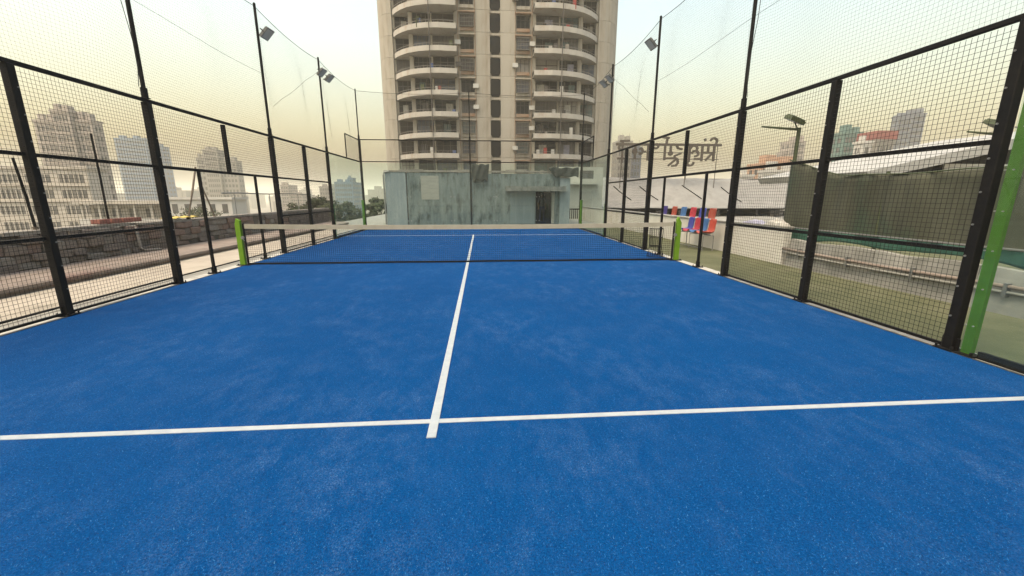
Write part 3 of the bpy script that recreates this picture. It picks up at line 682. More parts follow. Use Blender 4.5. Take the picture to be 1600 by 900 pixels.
sign_m = mat('sign_metal', (0.10, 0.085, 0.07), (0.16, 0.135, 0.11), 5, 0.7)
def sp(zx, zy):
    px = 940 + zx / 8.0; v = 190 + zy / 8.0
    return (13.05 + (px - 1000) * .0532, 24.0, 5.65 - (v - 225) * .0488)
def stroke(mb, pts, w=.085):
    P = [Vector(sp(*p)) for p in pts]
    for a, b_ in zip(P[:-1], P[1:]):
        d = (b_ - a); L = d.length; d.normalize(); n_ = Vector((-d.z, 0, d.x)) * w; e = d * w * .6
        c4 = [a - e - n_, b_ + e - n_, b_ + e + n_, a - e + n_]
        y0 = Vector((0, jit(.004), 0)); y1 = Vector((0, .16 + jit(.004), 0))
        mb.add([q + y0 for q in c4] + [q + y1 for q in c4], [(0, 1, 2, 3), (7, 6, 5, 4), (0, 4, 5, 1), (1, 5, 6, 2), (2, 6, 7, 3), (3, 7, 4, 0)])
def arc(cx, cy, rx, ry, a0, a1, n=8): return [(cx + rx * math.cos(R(a0 + (a1 - a0) * k / n)), cy + ry * math.sin(R(a0 + (a1 - a0) * k / n))) for k in range(n + 1)]
LET = [
 [[(1420, 290), (1420, 490)], [(1270, 290), (1270, 490)], [(1345, 290), (1345, 390)], [(1270, 388), (1430, 388)], [(1395, 400), (1325, 480)], [(1425, 290)] + arc(1405, 240, 42, 36, 20, -165), [(1292, 215), (1300, 232)]],
 [[(1112, 290), (1112, 500)], [(1112, 385), (1150, 392)], arc(1165, 335, 42, 34, -170, 100), arc(1185, 400, 40, 34, -110, 90), [(1185, 468), (1270, 468)], [(1100, 500)] + arc(1128, 515, 44, 38, 140, 0)[::1]],
 [[(872, 290), (872, 400)], arc(872, 400, 18, 18, 0, 330), [(940, 292), (962, 335), (1010, 345)], [(1000, 400), (930, 430), (925, 455), (968, 475), (975, 520), (950, 555), (905, 560)], [(940, 480), (860, 552)], [(820, 465), (900, 460)]],
 [[(800, 290), (800, 480)], [(812, 290), (820, 215)], [(770, 200), (840, 205)], arc(680, 310, 34, 28, -70, 160)],
 [[(590, 290), (590, 485)], arc(500, 375, 24, 34, -120, 120), [(560, 380), (520, 380)]],
 [[(430, 300), (430, 470)], arc(425, 375, 22, 24, 0, 330)],
 [[(272, 250), (272, 520)], [(245, 250), (350, 245)], [(220, 468), (300, 468)], arc(262, 330, 36, 28, 90, 300)]]
for k, strokes in enumerate(LET):
    m = MB()
    for s_ in strokes: stroke(m, s_, .075)
    m.build('letter', sign_m, sg)
m = MB(); stroke(m, [(650, 290), (1500, 290)], .09); m.build('headline_bar', sign_m, sg)
m = MB(); stroke(m, [(200, 290), (625, 290)], .09); m.build('headline_bar', sign_m, sg)
for zy, a, b_ in ((470, 220, 1500), (388, 400, 1450)):
    p, q = sp(a, zy), sp(b_, zy); MB().path([(p[0], 24.22, p[2]), (q[0], 24.22, q[2])], .028, 5).build('frame_bar', sign_m, sg)
for zx in (272, 640, 1090, 1475):
    p = sp(zx, 285)
    MB().path([(p[0], 24.24, p[2] + .1), (p[0], 24.24, 2.1)], .035, 6).build('frame_post', sign_m, sg)
    MB().path([(p[0], 24.24, p[2] - .8), (p[0] + .5, 25.1, 2.85)], .028, 6).build('frame_brace', sign_m, sg)

# white shed with a rising roof, behind the shade cloth
ws = thing('white_shed', (19, 6, 0), 'white shed with rising pale roof edge behind the shade cloth', 'shed')
whiteroof = mat('white_roof', (0.36, 0.36, 0.34), (0.45, 0.45, 0.43), 0.8, .7, stain=(.24, .24, .22), stain_scale=.6)
m = MB(); m.prism([(15.4, 2.47), (21.5, 3.77), (25.5, 4.5), (25.5, 4.1), (21.5, 3.37), (15.6, 2.16)], 'y', 6.0, 12.5); m.build('roof', whiteroof, ws)
m = MB(); m.prism([(16.4, 2.25), (21.5, 3.32), (25.4, 4.0), (25.4, 0), (16.4, 0)], 'y', 6.9, 7.05); m.build('gable_wall', darkstuff, ws)
MB().box(19.3, 25.2, 6.55, 6.62, 2.35, 2.82).build('fascia_panel', white_wall, ws)
for x in (16.6, 19.2, 25.2): MB().box(x - .06, x + .06, 6.4, 6.52, -.03, 2.35).build('post', steel, ws, loc=(x, 6.4, 0))

# ------------------------------------------------------------------ rooftop cabin behind the far glass
cb = thing('rooftop_cabin', (.2, 13.8, 0), 'weathered blue grey rooftop cabin with dark doorway behind the far glass', 'cabin')
CY = 13.8
def cwall(x0, x1, z0, z1, nm='wall', mt=cabin_m, y0=CY, y1=CY + .22): return MB().box(x0, x1, y0, y1, z0, z1).build(nm, mt, cb, loc=(x0, y0, z0))
cwall(-4.87, -3.76, -.03, 2.80, mt=cabin_l)
cwall(-3.70, -.26, -.03, 2.78); cwall(-.255, 3.38, -.03, 2.74); cwall(3.385, 4.46, 1.78, 2.74)
cwall(4.465, 4.72, -.03, 2.74); cwall(4.725, 5.30, -.03, 2.52, mt=cabin_l, y0=CY - .12, y1=CY + .22)
MB().box(-3.76, -3.70, CY + .08, CY + .22, -.03, 2.75).build('joint', mortar, cb)
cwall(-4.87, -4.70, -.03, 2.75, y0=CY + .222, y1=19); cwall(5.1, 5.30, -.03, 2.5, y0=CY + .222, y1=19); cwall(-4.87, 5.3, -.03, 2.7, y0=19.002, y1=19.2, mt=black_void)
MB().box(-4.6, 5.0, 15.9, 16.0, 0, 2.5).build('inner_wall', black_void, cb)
MB().box(-4.6, 5.05, CY + .23, 15.89, -.028, -.004).build('floor_slab', black_void, cb)  # dark floor added to deepen the shade in the doorway
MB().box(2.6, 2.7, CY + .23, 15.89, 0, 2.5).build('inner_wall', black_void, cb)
MB().box(-4.86, 5.28, CY + .225, 18.99, 2.55, 2.68).build('roof_slab', cap_m, cb)
m = MB(); x = -4.9
while x < 4.6:
    L = random.uniform(.35, .9); m.box(x, min(x + L, 4.7) - .006, CY - .03 + jit(.015), CY + .25, 2.81, 2.93 + jit(.05)); x += L
m.build('coping', cap_m, cb)
m = MB(); x = 1.68
while x < 4.95:
    L = random.uniform(.3, .6); m.box(x, min(x + L, 5.0) - .004, CY - .52 + jit(.02), CY - .002, 1.80 + jit(.012), 2.05 + jit(.02)); x += L
m.build('canopy', mat('canopy_concrete', (0.13, 0.14, 0.135), (0.25, 0.25, 0.235), 4, .95, stain=(0.05, 0.055, 0.05), stain_scale=4, stain_stretch=(1, 1, .4), bump=.4, bscale=30), cb)
MB().box(-2.95, -1.98, CY - .014, CY - .002, 1.35, 2.62).build('plaster_patch', patch_m, cb)
MB().box(1.95, 3.30, CY - .010, CY - .002, .0, 1.78).build('shutter', mat('grey_shutter', (0.16, 0.20, 0.215), (0.21, 0.25, 0.265), 1.5, .8, stretch=(6, 1, .3)), cb)
MB().box(4.30, 4.46, CY + .05, CY + .12, 0, 1.775).build('door_leaf', patch_m, cb)
MB().path([(-4.93, CY - .02, 0), (-4.93, CY - .02, 2.65), (-4.90, CY - .02, 2.78), (-4.6, CY - .04, 2.84)], .045, 8).build('drain_pipe', steel, cb)
MB().path([(-.22, CY - .04, 0), (-.20, CY - .04, 2.8)], .025, 6).build('conduit', darkstuff, cb)
def rag(x0, x1, zt, zb, y, label, skew=0):
    m = MB()
    def fn(u, v):
        s = 1 - .22 * v * abs(2 * u - 1) ** 2
        xc = (x0 + x1) / 2; x = xc + (x0 + (x1 - x0) * u - xc) * s + skew * v * .3
        return (x, y - .10 * math.sin(math.pi * u) - .03 * math.sin(17 * u + 5 * v), zt - (zt - zb) * v * (1 + .08 * math.sin(u * 14)) + (1 - v) * .07 * abs(math.sin(u * 8)))
    m.grid(fn, 22, 10, (0, .09, 0))
    tag(m.build('hanging_cloth', rag_m, smooth=True), label, 'cloth', 'dark cloths over the cabin wall')
rag(-.22, .80, 3.18, 2.36, CY - .06, 'dark ragged cloth bundle hung over the middle of the cabin wall top')
rag(4.05, 5.75, 3.02, 2.58, CY - .16, 'dark drooping cloth over the cabin roof corner above the doorway', .6)

# pale block with dark gate seen through the glass right of the cabin
pb = thing('pale_annex', (8, 20, 0), 'pale annex wall with dark railing right of the rooftop cabin', 'annex')
pale_m = mat('pale_annex', (0.42, 0.42, 0.37), (0.52, 0.52, 0.47), 1.2, .9, stain=(.3, .3, .26), stain_scale=1.2)
MB().box(5.9, 9.0, 20, 21.5, -.03, 3.55).build('wall', pale_m, pb)
MB().box(5.8, 8.6, 19.55, 19.995, 2.35, 2.50).build('canopy', pale_m, pb)
MB().box(7.3, 8.3, 19.99, 20.03, 2.75, 3.3).build('window', PANES[2], pb)
g = MB()
for k in range(22): g.box(6.0 + k * .14, 6.05 + k * .14, 18.9, 18.95, 0, .62)
g.box(5.95, 9.05, 18.88, 18.97, .62, .70); g.build('railing', black, pb)

# ------------------------------------------------------------------ person in the doorway
def person(x, y):
    me = bpy.data.meshes.new('person')
    J = [((0, 0, .93), .125), ((0, 0, 1.10), .115), ((0, -.01, 1.28), .125), ((0, 0, 1.40), .085), ((0, -.01, 1.47), .05), ((0, -.025, 1.56), .085), ((0, -.015, 1.655), .07),
         ((.09, 0, .86), .085), ((.11, -.01, .48), .058), ((.12, .02, .09), .04), ((.125, -.10, .04), .034),
         ((-.09, 0, .86), .085), ((-.11, -.03, .48), .058), ((-.13, -.02, .09), .04), ((-.135, -.14, .04), .034),
         ((.17, 0, 1.37), .055), ((.23, .02, 1.12), .042), ((.20, -.10, .92), .032), ((.19, -.15, .86), .026),
         ((-.17, 0, 1.37), .055), ((-.24, .02, 1.12), .042), ((-.22, -.09, .92), .032), ((-.21, -.14, .86), .026)]
    E = [(0, 1), (1, 2), (2, 3), (3, 4), (4, 5), (5, 6), (0, 7), (7, 8), (8, 9), (9, 10), (0, 11), (11, 12), (12, 13), (13, 14), (3, 15), (15, 16), (16, 17), (17, 18), (3, 19), (19, 20), (20, 21), (21, 22)]
    k = len(J)
    for s in (1, -1):                                       # fingers
        base = 18 if s > 0 else 22
        b0 = Vector(J[base][0])
        for q, (dx, dy, L) in enumerate(((-.022, -.01, .06), (-.008, -.016, .075), (.008, -.016, .07), (.02, -.01, .055), (-.03 * 1, .02, .05))):
            J.append((tuple(b0 + Vector((dx, dy, -.03))), .009)); J.append((tuple(b0 + Vector((dx * 1.3, dy - .012, -.03 - L))), .0075))
            E += [(base, k), (k, k + 1)]; k += 2
    me.from_pydata([j[0] for j in J], E, [])
    o = bpy.data.objects.new('person', me); C.objects.link(o)
    sk = o.modifiers.new('skin', 'SKIN'); sub = o.modifiers.new('sub', 'SUBSURF'); sub.levels = 2; sub.render_levels = 2
    if not me.skin_vertices: bm_ = bmesh.new(); bm_.from_mesh(me); bm_.verts.layers.skin.verify(); bm_.to_mesh(me); bm_.free()
    for i, j in enumerate(J): me.skin_vertices[0].data[i].radius = (j[1], j[1]); me.skin_vertices[0].data[i].use_root = (i == 0)
    dg = bpy.context.evaluated_depsgraph_get(); ev = o.evaluated_get(dg)
    m2 = bpy.data.meshes.new_from_object(ev); o.modifiers.clear(); o.data = m2; m2.name = 'person'
    m2.materials.clear()
    for mm in (mat('skin', (.15, .085, .055), rough=.6), mat('grey_shirt', (.09, .092, .10), (.13, .13, .14), 8, .9), mat('navy_jeans', (.03, .036, .085), (.055, .065, .13), 8, .9), mat('shoe', (.03, .03, .03), rough=.7)): m2.materials.append(mm)
    for p in m2.polygons:
        c_ = p.center; p.use_smooth = True
        if c_.z > 1.445: p.material_index = 0
        elif c_.z < .085: p.material_index = 3
        elif abs(c_.x) > .165 and c_.z < 1.15: p.material_index = 0
        elif c_.z > .95: p.material_index = 1
        else: p.material_index = 2
    o.location = (x, y, 0)
    hr = MB()
    hr.grid(lambda u, v: (.088 * math.cos(2 * math.pi * u) * math.cos(v * 1.5), -.005 + .098 * math.sin(2 * math.pi * u) * math.cos(v * 1.5), 1.62 + .11 * math.sin(v * 1.5)), 14, 6)
    hm = hr.build('hair', mat('hair', (.012, .010, .009), rough=.6), None, smooth=True); hm.parent = o
    fc = MB()
    for s in (-1, 1): fc.path([(s * .032, -.104, 1.585), (s * .032, -.112, 1.585)], .011, 6)
    fc.path([(-.022, -.100, 1.515), (.022, -.100, 1.515)], .006, 5)
    f_ = fc.build('face_features', mat('hair', (.012, .010, .009))); f_.parent = o
    nz_ = MB().path([(0, -.105, 1.575), (0, -.128, 1.545)], [.008, .016], 6); n_ = nz_.build('nose', MATS['skin']); n_.parent = o
    return tag(o, 'person in grey shirt and dark jeans standing in the dark cabin doorway', 'person')
person(3.95, 15.25)

# ------------------------------------------------------------------ apartment tower
redroof_ = mat('red_cloth', (.35, .06, .05), rough=.9); bluecl_ = mat('blue_cloth', (.08, .13, .30), rough=.9)
TW = thing('apartment_tower', (3.0, 62, -22), 'tall cream apartment tower with curved white balconies behind the court', 'building')
TY = 60.0; FH = 3.06; Z0 = 7.68
CXT = 2.82                         # axis of symmetry
def mir(x, s):
    d = CXT - x
    if d > 5.8: d = 5.8 + (d - 5.8) * (1.10 if s < 0 else 1.02)
    return CXT - s * d
def storey(k):
    zb = Z0 + FH * k
    w = MB()
    def bx(x0, x1, y0, y1, z0, z1, s):
        a, b_ = sorted((mir(x0, s), mir(x1, s))); w.box(a, b_, y0, y1, z0, z1)
    g = .035
    for s in (1, -1):
        bx(-.40, 2.0, TY, TY + 3, zb, zb + FH - g, s)                        # pilaster by the slot
        bx(-3.0, -2.62, TY + .15, TY + 3, zb, zb + FH - g, s)                   # strip by the balconies
        bx(-2.62, -.40, TY + .10, TY + 3, zb + 2.55, zb + FH - g, s); bx(-2.62, -.40, TY + .10, TY + 3, zb, zb + .62, s)
        bx(-2.62, -.40, TY + .55, TY + 3, zb + .62, zb + 2.55, s)
        bx(2.0, CXT, TY + .5, TY + 3, zb, zb + FH, s)                        # slot back
        bx(2.0, CXT, TY + .25, TY + .5, zb + 2.72, zb + FH - g, s)
        # curved outer wall by the balcony end
        n = 6; pl = []
        for i in range(n + 1):
            t_ = i / n; pl.append((-12.95 - (2.8 if s > 0 else 3.75) * math.sin(t_ * math.pi / 2), TY + 2.35 + 4.5 * (1 - math.cos(t_ * math.pi / 2))))
        pl += [(-12.95, TY + 6.85)]
        w.prism([(mir(p[0], s), p[1]) for p in pl], 'z', zb, zb + FH - g)
        bx(-9.6, -3.0, TY + 1.25, TY + 3, zb, zb + FH, s)                     # balcony back wall
        bx(-12.95, -9.6, TY + 3.0, TY + 3.4, zb, zb + FH, s)
        for a, b_, yc in ((-12.95, -12.6, 2.75), (-10.25, -9.65, .75), (-7.0, -6.75, .75), (-3.45, -3.0, .1)): bx(a, b_, TY + yc, TY + (3 if a < -9 else 1.25), zb, zb + FH - .28, s)
    bx(-12.6, 12.6, TY + 3.0, TY + 16, zb, zb + FH, 1)
    st = w.build('storey', tower_m, TW, loc=(0, TY, zb))
    for s in (1, -1):
        # balcony: curved slab with parapet
        out = [(-3.02, TY + .1), (-3.02, TY - 1.75), (-5.6, TY - 1.95), (-7.4, TY - 1.72), (-8.9, TY - 1.22), (-10.2, TY - .5), (-11.3, TY + .45), (-12.3, TY + 1.65), (-13.0, TY + 2.9)]
        b = MB(); pl = [(mir(p[0], s), p[1]) for p in out]
        b.prism(pl + [(mir(-9.7, s), TY + 2.9), (mir(-9.7, s), TY + 1.2), (mir(-3.02, s), TY + 1.2)], 'z', zb - .22, zb - .06)
        inn = [(mir(p[0] + (.14 if p[0] < -6 else 0), s), p[1] + .16) for p in out]
        for i in range(len(out) - 1):
            q = [pl[i], pl[i + 1], inn[i + 1], inn[i]]; b.prism(q, 'z', zb - .065, zb + .50)
        bo = b.build('balcony', tower_w, st, loc=(0, TY, zb))
        r_ = MB(); r_.path([(mir(p[0], s), p[1] + .08, zb + .82) for p in out[1:]], .035, 4, False)
        for i in range(1, len(out) - 1):
            for q in range(3):
                a, c_ = Vector((mir(out[i][0], s), out[i][1] + .08, 0)), Vector((mir(out[i + 1][0], s), out[i + 1][1] + .08, 0)); p = a.lerp(c_, q / 3)
                r_.path([(p.x, p.y, zb + .49), (p.x, p.y, zb + .82)], .022, 4, False)
        r_.build('balcony_railing', rail_m, st, loc=(0, TY, zb))
        for a, b_ in ((-12.58, -10.28), (-9.62, -7.03), (-6.72, -3.48)):
            x0, x1 = sorted((mir(a, s), mir(b_, s)))
            yy = TY + (2.9 if a < -10.5 else .80 if random.random() < .18 else 1.18)
            p = MB(); p.box(x0, x1, yy, yy + .05, zb - .05, zb + 2.76)
            pane = p.build('balcony_window', random.choices(PANES, (9, 4, 2, 2, 1, 2))[0], st, loc=(x0, yy, zb))
            f = MB(); nn = random.choice((2, 3, 3, 4))
            for i in range(nn + 1):
                xx = x0 + (x1 - x0) * i / nn; f.box(xx - .045, xx + .045, yy - .05, yy - .002, zb - .05, zb + 2.76)
            f.box(x0, x1, yy - .045, yy - .003, zb + 1.95, zb + 2.03)
            f.build('window_frame', random.choice((frame_m, frame_m, frame_m, PANES[2])), st, loc=(x0, yy, zb))
            if random.random() < .45:                      # half drawn curtain / laundry
                xa = x0 + (x1 - x0) * random.uniform(0, .6); c_ = MB()
                c_.grid(lambda u, v: (xa + u * (x1 - x0) * .35, yy - .12 + .04 * math.sin(u * 22), zb + .7 + 1.5 * v), 10, 1)
                c_.build('curtain', random.choice((PANES[4], PANES[2], lilac, palec, PANES[3])), st, loc=(x0, yy, zb))
        for q in range(random.randint(1, 3)):              # things kept on the balconies
            xx = mir(random.uniform(-9, -3.6), s); hh = random.uniform(.3, 1.0)
            MB().box(xx - .25, xx + .25, TY - 1.3, TY - 1.0, zb - .05, zb + .55 + hh).build('balcony_item', random.choice((PANES[1], PANES[4], frame_m, ac_m, leafm[1], redroof_, bluecl_, palec)), st, loc=(xx, TY, zb))
        # bedroom window column with sill box
        x0, x1 = sorted((mir(-2.48, s), mir(-.52, s)))
        MB().box(x0, x1, TY + .48, TY + .545, zb + .72, zb + 2.5).build('window', random.choices(PANES, (7, 4, 2, 1, 1, 4))[0], st, loc=(x0, TY, zb))
        f = MB()
        for i in range(4): xx = x0 + (x1 - x0) * i / 3; f.box(xx - .04, xx + .04, TY + .42, TY + .478, zb + .72, zb + 2.5)
        f.box(x0, x1, TY + .425, TY + .476, zb + 1.9, zb + 1.98); f.build('window_frame', frame_m, st, loc=(x0, TY, zb))
        MB().box(x0 - .22, x1 + .22, TY - .45, TY + .095, zb + 2.56, zb + 2.72).build('window_hood', random.choice((tower_m, rusty, rusty)), st, loc=(x0, TY, zb))
        MB().box(x0 - .05, x1 + .05, TY - .12, TY + .096, zb + .14, zb + .60).build('sill_panel', random.choice((tower_m, rusty, rusty, rusty)), st, loc=(x0, TY, zb))
        if random.random() < .40:                           # protruding grille cage
            gr = MB()
            for i in range(9): xx = x0 + (x1 - x0) * i / 8; gr.box(xx - .018, xx + .018, TY - .42, TY - .38, zb + .62, zb + 2.3)
            for z_ in (.62, 1.2, 1.75, 2.3): gr.box(x0, x1, TY - .425, TY - .375, zb + z_, zb + z_ + .04)
            gr.box(x0, x1, TY - .42, TY + .1, zb + .605, zb + .65); gr.build('window_grille', rail_m, st, loc=(x0, TY, zb))
        if random.random() < .45:
            xx = mir(-2.9 if random.random() < .5 else -.25, s); a = MB().box(xx - .42, xx + .42, TY - .42, TY - .02, zb + 1.2, zb + 1.8)
            a.build('air_conditioner', random.choice((ac_m, ac_m, frame_m)), st, loc=(xx, TY, zb))
    # slot window with chamfered corners
    a, b_ = mir(2.03, 1), mir(2.03, -1)
    MB().prism([(a + .25, zb + .12), (b_ - .25, zb + .12), (b_, zb + .55), (b_, zb + 2.55), (b_ - .25, zb + 2.71), (a + .25, zb + 2.71), (a, zb + 2.55), (a, zb + .55)], 'y', TY + .40, TY + .495).build('slot_window', PANES[0], st, loc=(a, TY, zb))
    return st
for k in range(-3, 11): storey(k)
zt = Z0 + FH * 11
MB().box(-12.5, 18.2, TY + .4, TY + 16, zt, zt + 1.2).build('roof_parapet', tower_m, TW)
MB().box(-13.2, 18.9, TY + .2, TY + 16.3, -22, Z0 - FH * 3 - .01).build('podium', tower_side, TW)
for xx in (mir(-6.9, 1), mir(-6.9, -1)): MB().path([(xx, TY - 2.02, Z0 - 9), (xx, TY - 2.02, zt - 2)], .07, 5).build('down_pipe', frame_m, TW)
for xx in (mir(-.25, 1), mir(-.25, -1), mir(-2.85, 1), mir(-2.85, -1)): MB().path([(xx, TY - .12, Z0 - 9), (xx, TY - .12, zt)], .06, 5).build('down_pipe', rusty, TW)

# ------------------------------------------------------------------ city buildings
def wins(b, x0, x1, y, z0, z1, cols, rows, fw_=.6, fh_=.55, d=.06):
    for i in range(cols):
        for j in range(rows):
            cw = (x1 - x0) / cols; ch = (z1 - z0) / rows; cx = x0 + cw * (i + .5); cz = z0 + ch * (j + .5)
            b.box(cx - cw * fw_ / 2, cx + cw * fw_ / 2, y - d, y + .02, cz - ch * fh_ / 2, cz + ch * fh_ / 2)
def wins_x(b, y0, y1, x, z0, z1, cols, rows, sx, fw_=.55, fh_=.5, d=.06):
    for i in range(cols):
        for j in range(rows):
            cw = (y1 - y0) / cols; ch = (z1 - z0) / rows; cy = y0 + cw * (i + .5); cz = z0 + ch * (j + .5)
            b.box(min(x, x + sx * d), max(x, x + sx * d), cy - cw * fw_ / 2, cy + cw * fw_ / 2, cz - ch * fh_ / 2, cz + ch * fh_ / 2)
bm = {k: mat('city_' + k, c1, c2, .12, .9, stain=tuple(x * .72 for x in c1), stain_scale=.25, stain_stretch=(1, 1, .25)) for k, c1, c2 in (
    ('cream', (.50, .45, .385), (.60, .55, .48)), ('pink', (.37, .32, .285), (.44, .385, .35)), ('blue', (.12, .20, .31), (.17, .255, .37)), ('grey', (.30, .28, .25), (.37, .35, .31)),
    ('slate', (.13, .155, .21), (.18, .205, .26)), ('teal', (.10, .20, .18), (.14, .25, .23)), ('white', (.56, .54, .50), (.64, .62, .58)), ('orange', (.50, .30, .20), (.56, .37, .26)))}
redroof = mat('red_roof', (.25, .06, .055), (.31, .085, .075), .3, .8)
winm = mat('city_window', (.06, .06, .065), (.12, .115, .11), .3, .3)
def building(label, blocks, base=-22):
    """blocks: (x0,x1,y0,depth,ztop,material,cols,rows_pitch)"""
    x0 = min(b[0] for b in blocks); x1 = max(b[1] for b in blocks)
    t = thing('city_building', ((x0 + x1) / 2, blocks[0][2], base), label, 'building', 'buildings of the hazy city')
    for (a, b_, y, d, zt_, mt, cols, pitch) in blocks:
        m = MB().box(a, b_, y, y + d, base, zt_); wl = m.build('wall', bm[mt], t, loc=(a, y, base))
        m = MB().box(a - .25, b_ + .25, y - .25, y + d + .25, zt_ + .005, zt_ + .7); m.build('parapet', bm[mt], wl, loc=(a, y, base))
        rw = b_ - a
        for q in range(2 if rw > 4 else 1):               # stair head, water tank
            xa = a + rw * (.15 + .45 * q); ww_ = min(3.2, rw * .28); ht = random.uniform(1.4, 2.6)
            MB().box(xa, xa + ww_, y + .6, y + .6 + min(3, d * .5), zt_ + .705, zt_ + .7 + ht).build('roof_tank', bm[mt], wl, loc=(a, y, base))
        MB().path([(a + rw * .8, y + .8, zt_ + .7), (a + rw * .8, y + .8, zt_ + 3.8)], .07, 4).build('antenna', frame_m, wl, loc=(a, y, base))
        rows = int((zt_ + 8) / pitch)
        if rows > 0:
            wm = MB(); wins(wm, a + .5, b_ - .5, y, zt_ - rows * pitch - .4, zt_ - .4, cols, rows)
            sx = 1 if a < 0 else -1; xx = b_ if a < 0 else a
            wins_x(wm, y + .6, y + d - .6, xx, zt_ - rows * pitch - .4, zt_ - .4, max(2, int(d / 4)), rows, sx)
            stuff(wm.build('window_grid', winm, wl, loc=(a, y, base)))
            fm = MB()
            for j in range(rows + 1): fm.box(a - .18, b_ + .18, y - .18, y + .01, zt_ - .4 - j * pitch - .12, zt_ - .4 - j * pitch + .12)
            fm.build('floor_bands', bm[mt], wl, loc=(a, y, base))
    return t
building('stepped pinkish tower on the far left behind the mesh', [(-136.4, -131.0, 140, 5, 27.9, 'pink', 5, 3.1), (-143, -136.6, 141, 2, 25.0, 'pink', 4, 3.1), (-130.9, -126.0, 141.5, 4, 25.2, 'pink', 3, 3.1)])
building('pale blue slab tower left of the bamboo prop', [(-262.5, -241.5, 320, 12, 42, 'blue', 14, 3.4), (-241.3, -237, 328, 8, 37.5, 'blue', 3, 3.4)])
building('grey brown tower with stepped top behind the fence stub', [(-166.2, -158.0, 260, 8, 28.5, 'grey', 6, 3.1), (-171.2, -166.4, 261, 2, 23.8, 'grey', 2, 3.1), (-157.8, -148.8, 262, 6, 22.3, 'grey', 4, 3.1)])
building('faint blue green block seen through the far side glass', [(-104.5, -92, 300, 24, 11.2, 'blue', 8, 3.2), (-96, -92.5, 303, 8, 14.2, 'blue', 2, 3.2)])
building('faint grey block with crane left of the far glass', [(-134, -118, 350, 24, 9.2, 'grey', 8, 3.2)])
building('faint slim spire building in the haze', [(-188, -181, 400, 20, 11.6, 'pink', 3, 3.2), (-181, -170, 402, 20, 3.0, 'pink', 5, 3.2)])
building('grey tower block right of the apartment tower', [(62, 68.6, 180, 8, 25.4, 'grey', 5, 3.1), (69.0, 74, 182, 6, 23.0, 'slate', 3, 3.1)])
building('pinkish grey block behind the olive lamp post', [(159.4, 167, 200, 8, 28.7, 'pink', 7, 3.1), (156, 159.2, 202, 3, 23.3, 'pink', 2, 3.1)])
building('low orange and white houses above the tarp shed', [(82.5, 94, 110, 6, 10.5, 'orange', 7, 3.0), (81.4, 92, 107, 2, 8.3, 'white', 5, 3.0), (76.5, 80, 109, 3, 7.2, 'white', 3, 3.0)])
building('dark teal block behind the shade cloth', [(125.0, 131.5, 130, 6, 22.5, 'teal', 5, 3.2)])
rb = building('block with red top storey behind the shade cloth', [(117.5, 123.3, 110, 6, 17.4, 'grey', 5, 3.1), (112.4, 115.5, 109, 3, 16.8, 'white', 1, 3.1)])
m = MB().box(117.1, 123.7, 109.6, 116.4, 18.12, 20.5); rr = m.build('red_storey', redroof, rb)
building('tall slate glass tower behind the shade cloth', [(211, 219.6, 190, 8, 41, 'slate', 8, 3.3), (203, 210.8, 188, 3, 39, 'slate', 5, 3.3)])
# cream institutional building close on the left
ci = thing('cream_building', (-84, 90, -22), 'long cream building with rows of dark windows beyond the stone wall', 'building')
MB().box(-125, -86, 90, 95, -22, 7.4).build('wall', bm['cream'], ci, loc=(-122, 90, -22))
MB().box(-125.4, -85.6, 89.6, 95.4, 7.405, 8.0).build('parapet', bm['cream'], ci, loc=(-122, 90, -22))
for z_ in (3.75, .35): MB().box(-125.3, -85.7, 89.55, 89.995, z_, z_ + .35).build('ledge', bm['cream'], ci, loc=(-122, 90, z_))
for r_, z_ in enumerate((4.5, 1.15, -2.3, -5.8)):
    for g_ in range(6):
        for q in range(5):
            x = -92.2 - g_ * 6.6 + q * 1.05 + (0 if g_ else .3)
            w_ = MB().box(x, x + .72, 89.93, 90.02, z_, z_ + 1.75).build('window', winm if (q + g_ + r_) % 3 else PANES[2], ci, loc=(x, 90, z_))
lb_ = thing('terrace_house', (-69, 80, -22), 'lower cream house with flat roof slab and shaded veranda left of the bamboo prop', 'building')
MB().box(-80, -63.5, 82, 86, -22, -.1).build('wall', bm['cream'], lb_, loc=(-80, 80, -22))
MB().box(-81, -62.5, 79.3, 86.5, .05, .70).build('roof_slab', bm['cream'], lb_, loc=(-80, 80, 0))
MB().box(-80.5, -63, 79.8, 80.0, -22, -2.9).build('veranda_wall', bm['white'], lb_, loc=(-80, 80, -22))
for k in range(6): MB().box(-80 + k * 3.3, -79.6 + k * 3.3, 79.9, 80.3, -2.9, .04).build('column', bm['cream'], lb_, loc=(-80, 80, -.4))
for k in range(5): MB().box(-79.1 + k * 3.3, -77.4 + k * 3.3, 81.9, 81.99, -2.6, -.9).build('window', winm, lb_, loc=(-79, 81, 0))
lw = thing('pale_house', (-54, 75, -22), 'pale low house behind the stone wall between the leaning props', 'building')
MB().box(-60, -48, 75, 80, -22, .95).build('wall', bm['white'], lw, loc=(-60, 75, -22))
MB().box(-60.4, -47.6, 74.6, 80.4, .955, 1.4).build('parapet', bm['white'], lw, loc=(-60, 75, 0))
for k in range(5): MB().box(-59 + k * 2.3, -58 + k * 2.3, 74.93, 75.02, -1.6, .1).build('window', winm, lw, loc=(-59, 75, 0))
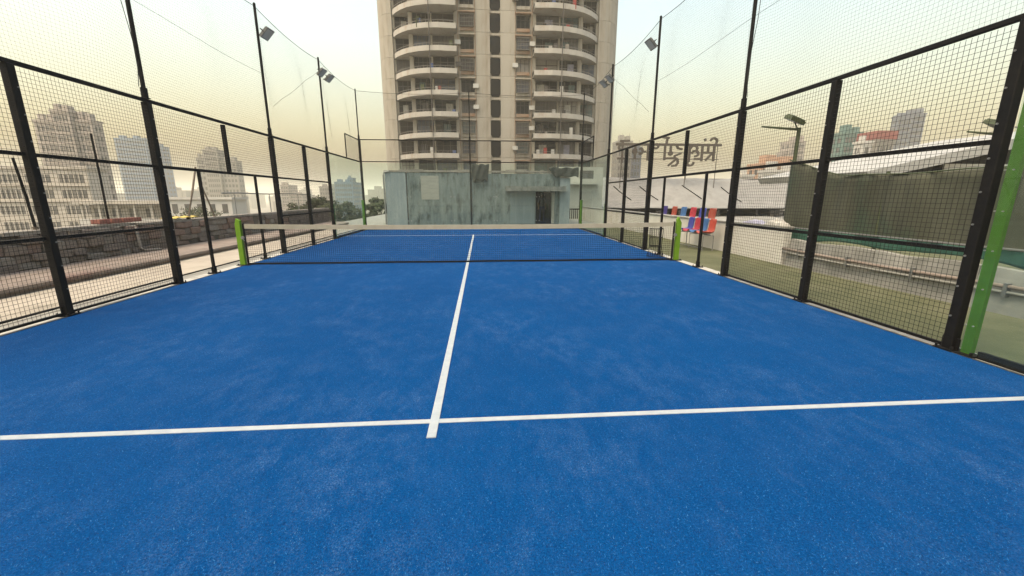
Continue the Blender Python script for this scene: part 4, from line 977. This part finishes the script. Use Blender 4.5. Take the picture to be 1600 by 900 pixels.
# distant skyline mass
fc = MB()
for k in range(260):
    a = R(random.uniform(-62, 58)); d = random.uniform(420, 1050); w = random.uniform(10, 26); zt_ = random.choice((-6, -3, 0, 3, 6, 9, 12, 16)) * random.uniform(.5, 1.1)
    if -9 < math.degrees(a) < 0 and zt_ > 6: zt_ = 4
    x, y = d * math.sin(a), d * math.cos(a); fc.box(x - w / 2, x + w / 2, y, y + w, -22, zt_)
    fc.box(x - w * .2, x + w * .1, y + 2, y + w * .4, zt_ + .01, zt_ + random.uniform(1.5, 4))
    for q in range(3):
        fc.box(x - w * .42 + q * w * .3, x - w * .42 + q * w * .3 + w * .18, y - .3, y + .01, -20, zt_ - 1)
o = stuff(fc.build('far_city', bm['grey'])); o['label'] = 'hazy mass of distant city roofs along the horizon'; o['category'] = 'city'

# ------------------------------------------------------------------ trees beyond the terrace
def tree(x, y, ztop, rx, rz, label, leafs=2600, mt=0):
    t = thing('broadleaf_tree', (x, y, -22), label, 'tree', 'trees beyond the terrace')
    zc = ztop - rz
    tk = MB(); tk.path([(x, y, -22), (x + jit(.5), y + jit(.4), (zc - 22) / 2), (x, y, zc)], [.45, .34, .16], 8)
    for k in range(9):
        a = random.uniform(0, 6.28); e = random.uniform(.1, .9)
        tk.path([(x, y, zc - rz * .7 + k * rz * .12), (x + rx * .4 * math.cos(a), y + rx * .4 * math.sin(a), zc + rz * (e - .5)), (x + rx * .8 * math.cos(a), y + rx * .8 * math.sin(a), zc + rz * (e - .2))], [.12, .07, .03], 5)
    tk.build('trunk', bark, t)
    cl = []
    for k in range(34):
        while True:
            p = Vector((jit(1), jit(1), jit(1)))
            if p.length < 1: break
        if k % 5 < 3: p.z = math.sqrt(max(0, 1 - p.x ** 2 - p.y ** 2)) * random.uniform(.75, 1.0)
        cl.append((Vector((x + p.x * rx * .85, y + p.y * rx * .85, zc + p.z * rz * .85)), random.uniform(.20, .36) * rx))
    for part in (0, 1):
        b = MB()
        for k in range(leafs // 2):
            c_, r_ = random.choice(cl[part::2]); d = Vector((random.gauss(0, 1), random.gauss(0, 1), random.gauss(0, 1))).normalized()
            p = c_ + Vector((d.x, d.y, d.z * .75)) * r_ * random.uniform(.55, 1.08)
            u = Vector((random.gauss(0, 1), random.gauss(0, 1), random.gauss(0, .7))).normalized(); w_ = u.cross(d).normalized(); s = random.uniform(.10, .22)
            b.add([p - u * s, p + w_ * s * .55, p + u * s, p - w_ * s * .55], [(0, 1, 2, 3)])
        b.build('crown', leafm[(part + mt) % 2], t, nofix=True)
tree(-19.7, 44, 1.75, 2.9, 3.6, 'dark rounded tree showing between the far fence posts', 4400)
tree(-23.4, 46, .9, 2.2, 3.2, 'lower dark tree left of the rounded one beyond the wall', 3000)
tree(-16.2, 43, 1.3, 2.3, 3.4, 'tree seen through the far side glass panel', 3000, 1)
tree(-10.9, 36, 1.7, 1.7, 3.0, 'light green tree beside the rooftop cabin drain pipe', 2400, 1)
tree(-46, 62, .2, 4.5, 4.0, 'bushy tree behind the stone wall by the net post', 2800)

# ------------------------------------------------------------------ haze
hz = MB().box(-2300, 2300, -1450, 2550, -24.0, 52.0).build('haze', [], None)
hm = bpy.data.materials.new('haze_air'); hm.use_nodes = True; n = hm.node_tree.nodes; n.clear()
ho = n.new('ShaderNodeOutputMaterial'); pv = n.new('ShaderNodeVolumePrincipled'); pv.inputs['Color'].default_value = (1.0, 0.96, 0.82, 1)
pv.inputs['Density'].default_value = 0.0007; pv.inputs['Anisotropy'].default_value = 0.0
hm.node_tree.links.new(pv.outputs[0], ho.inputs['Volume']); hz.data.materials.append(hm); stuff(hz)
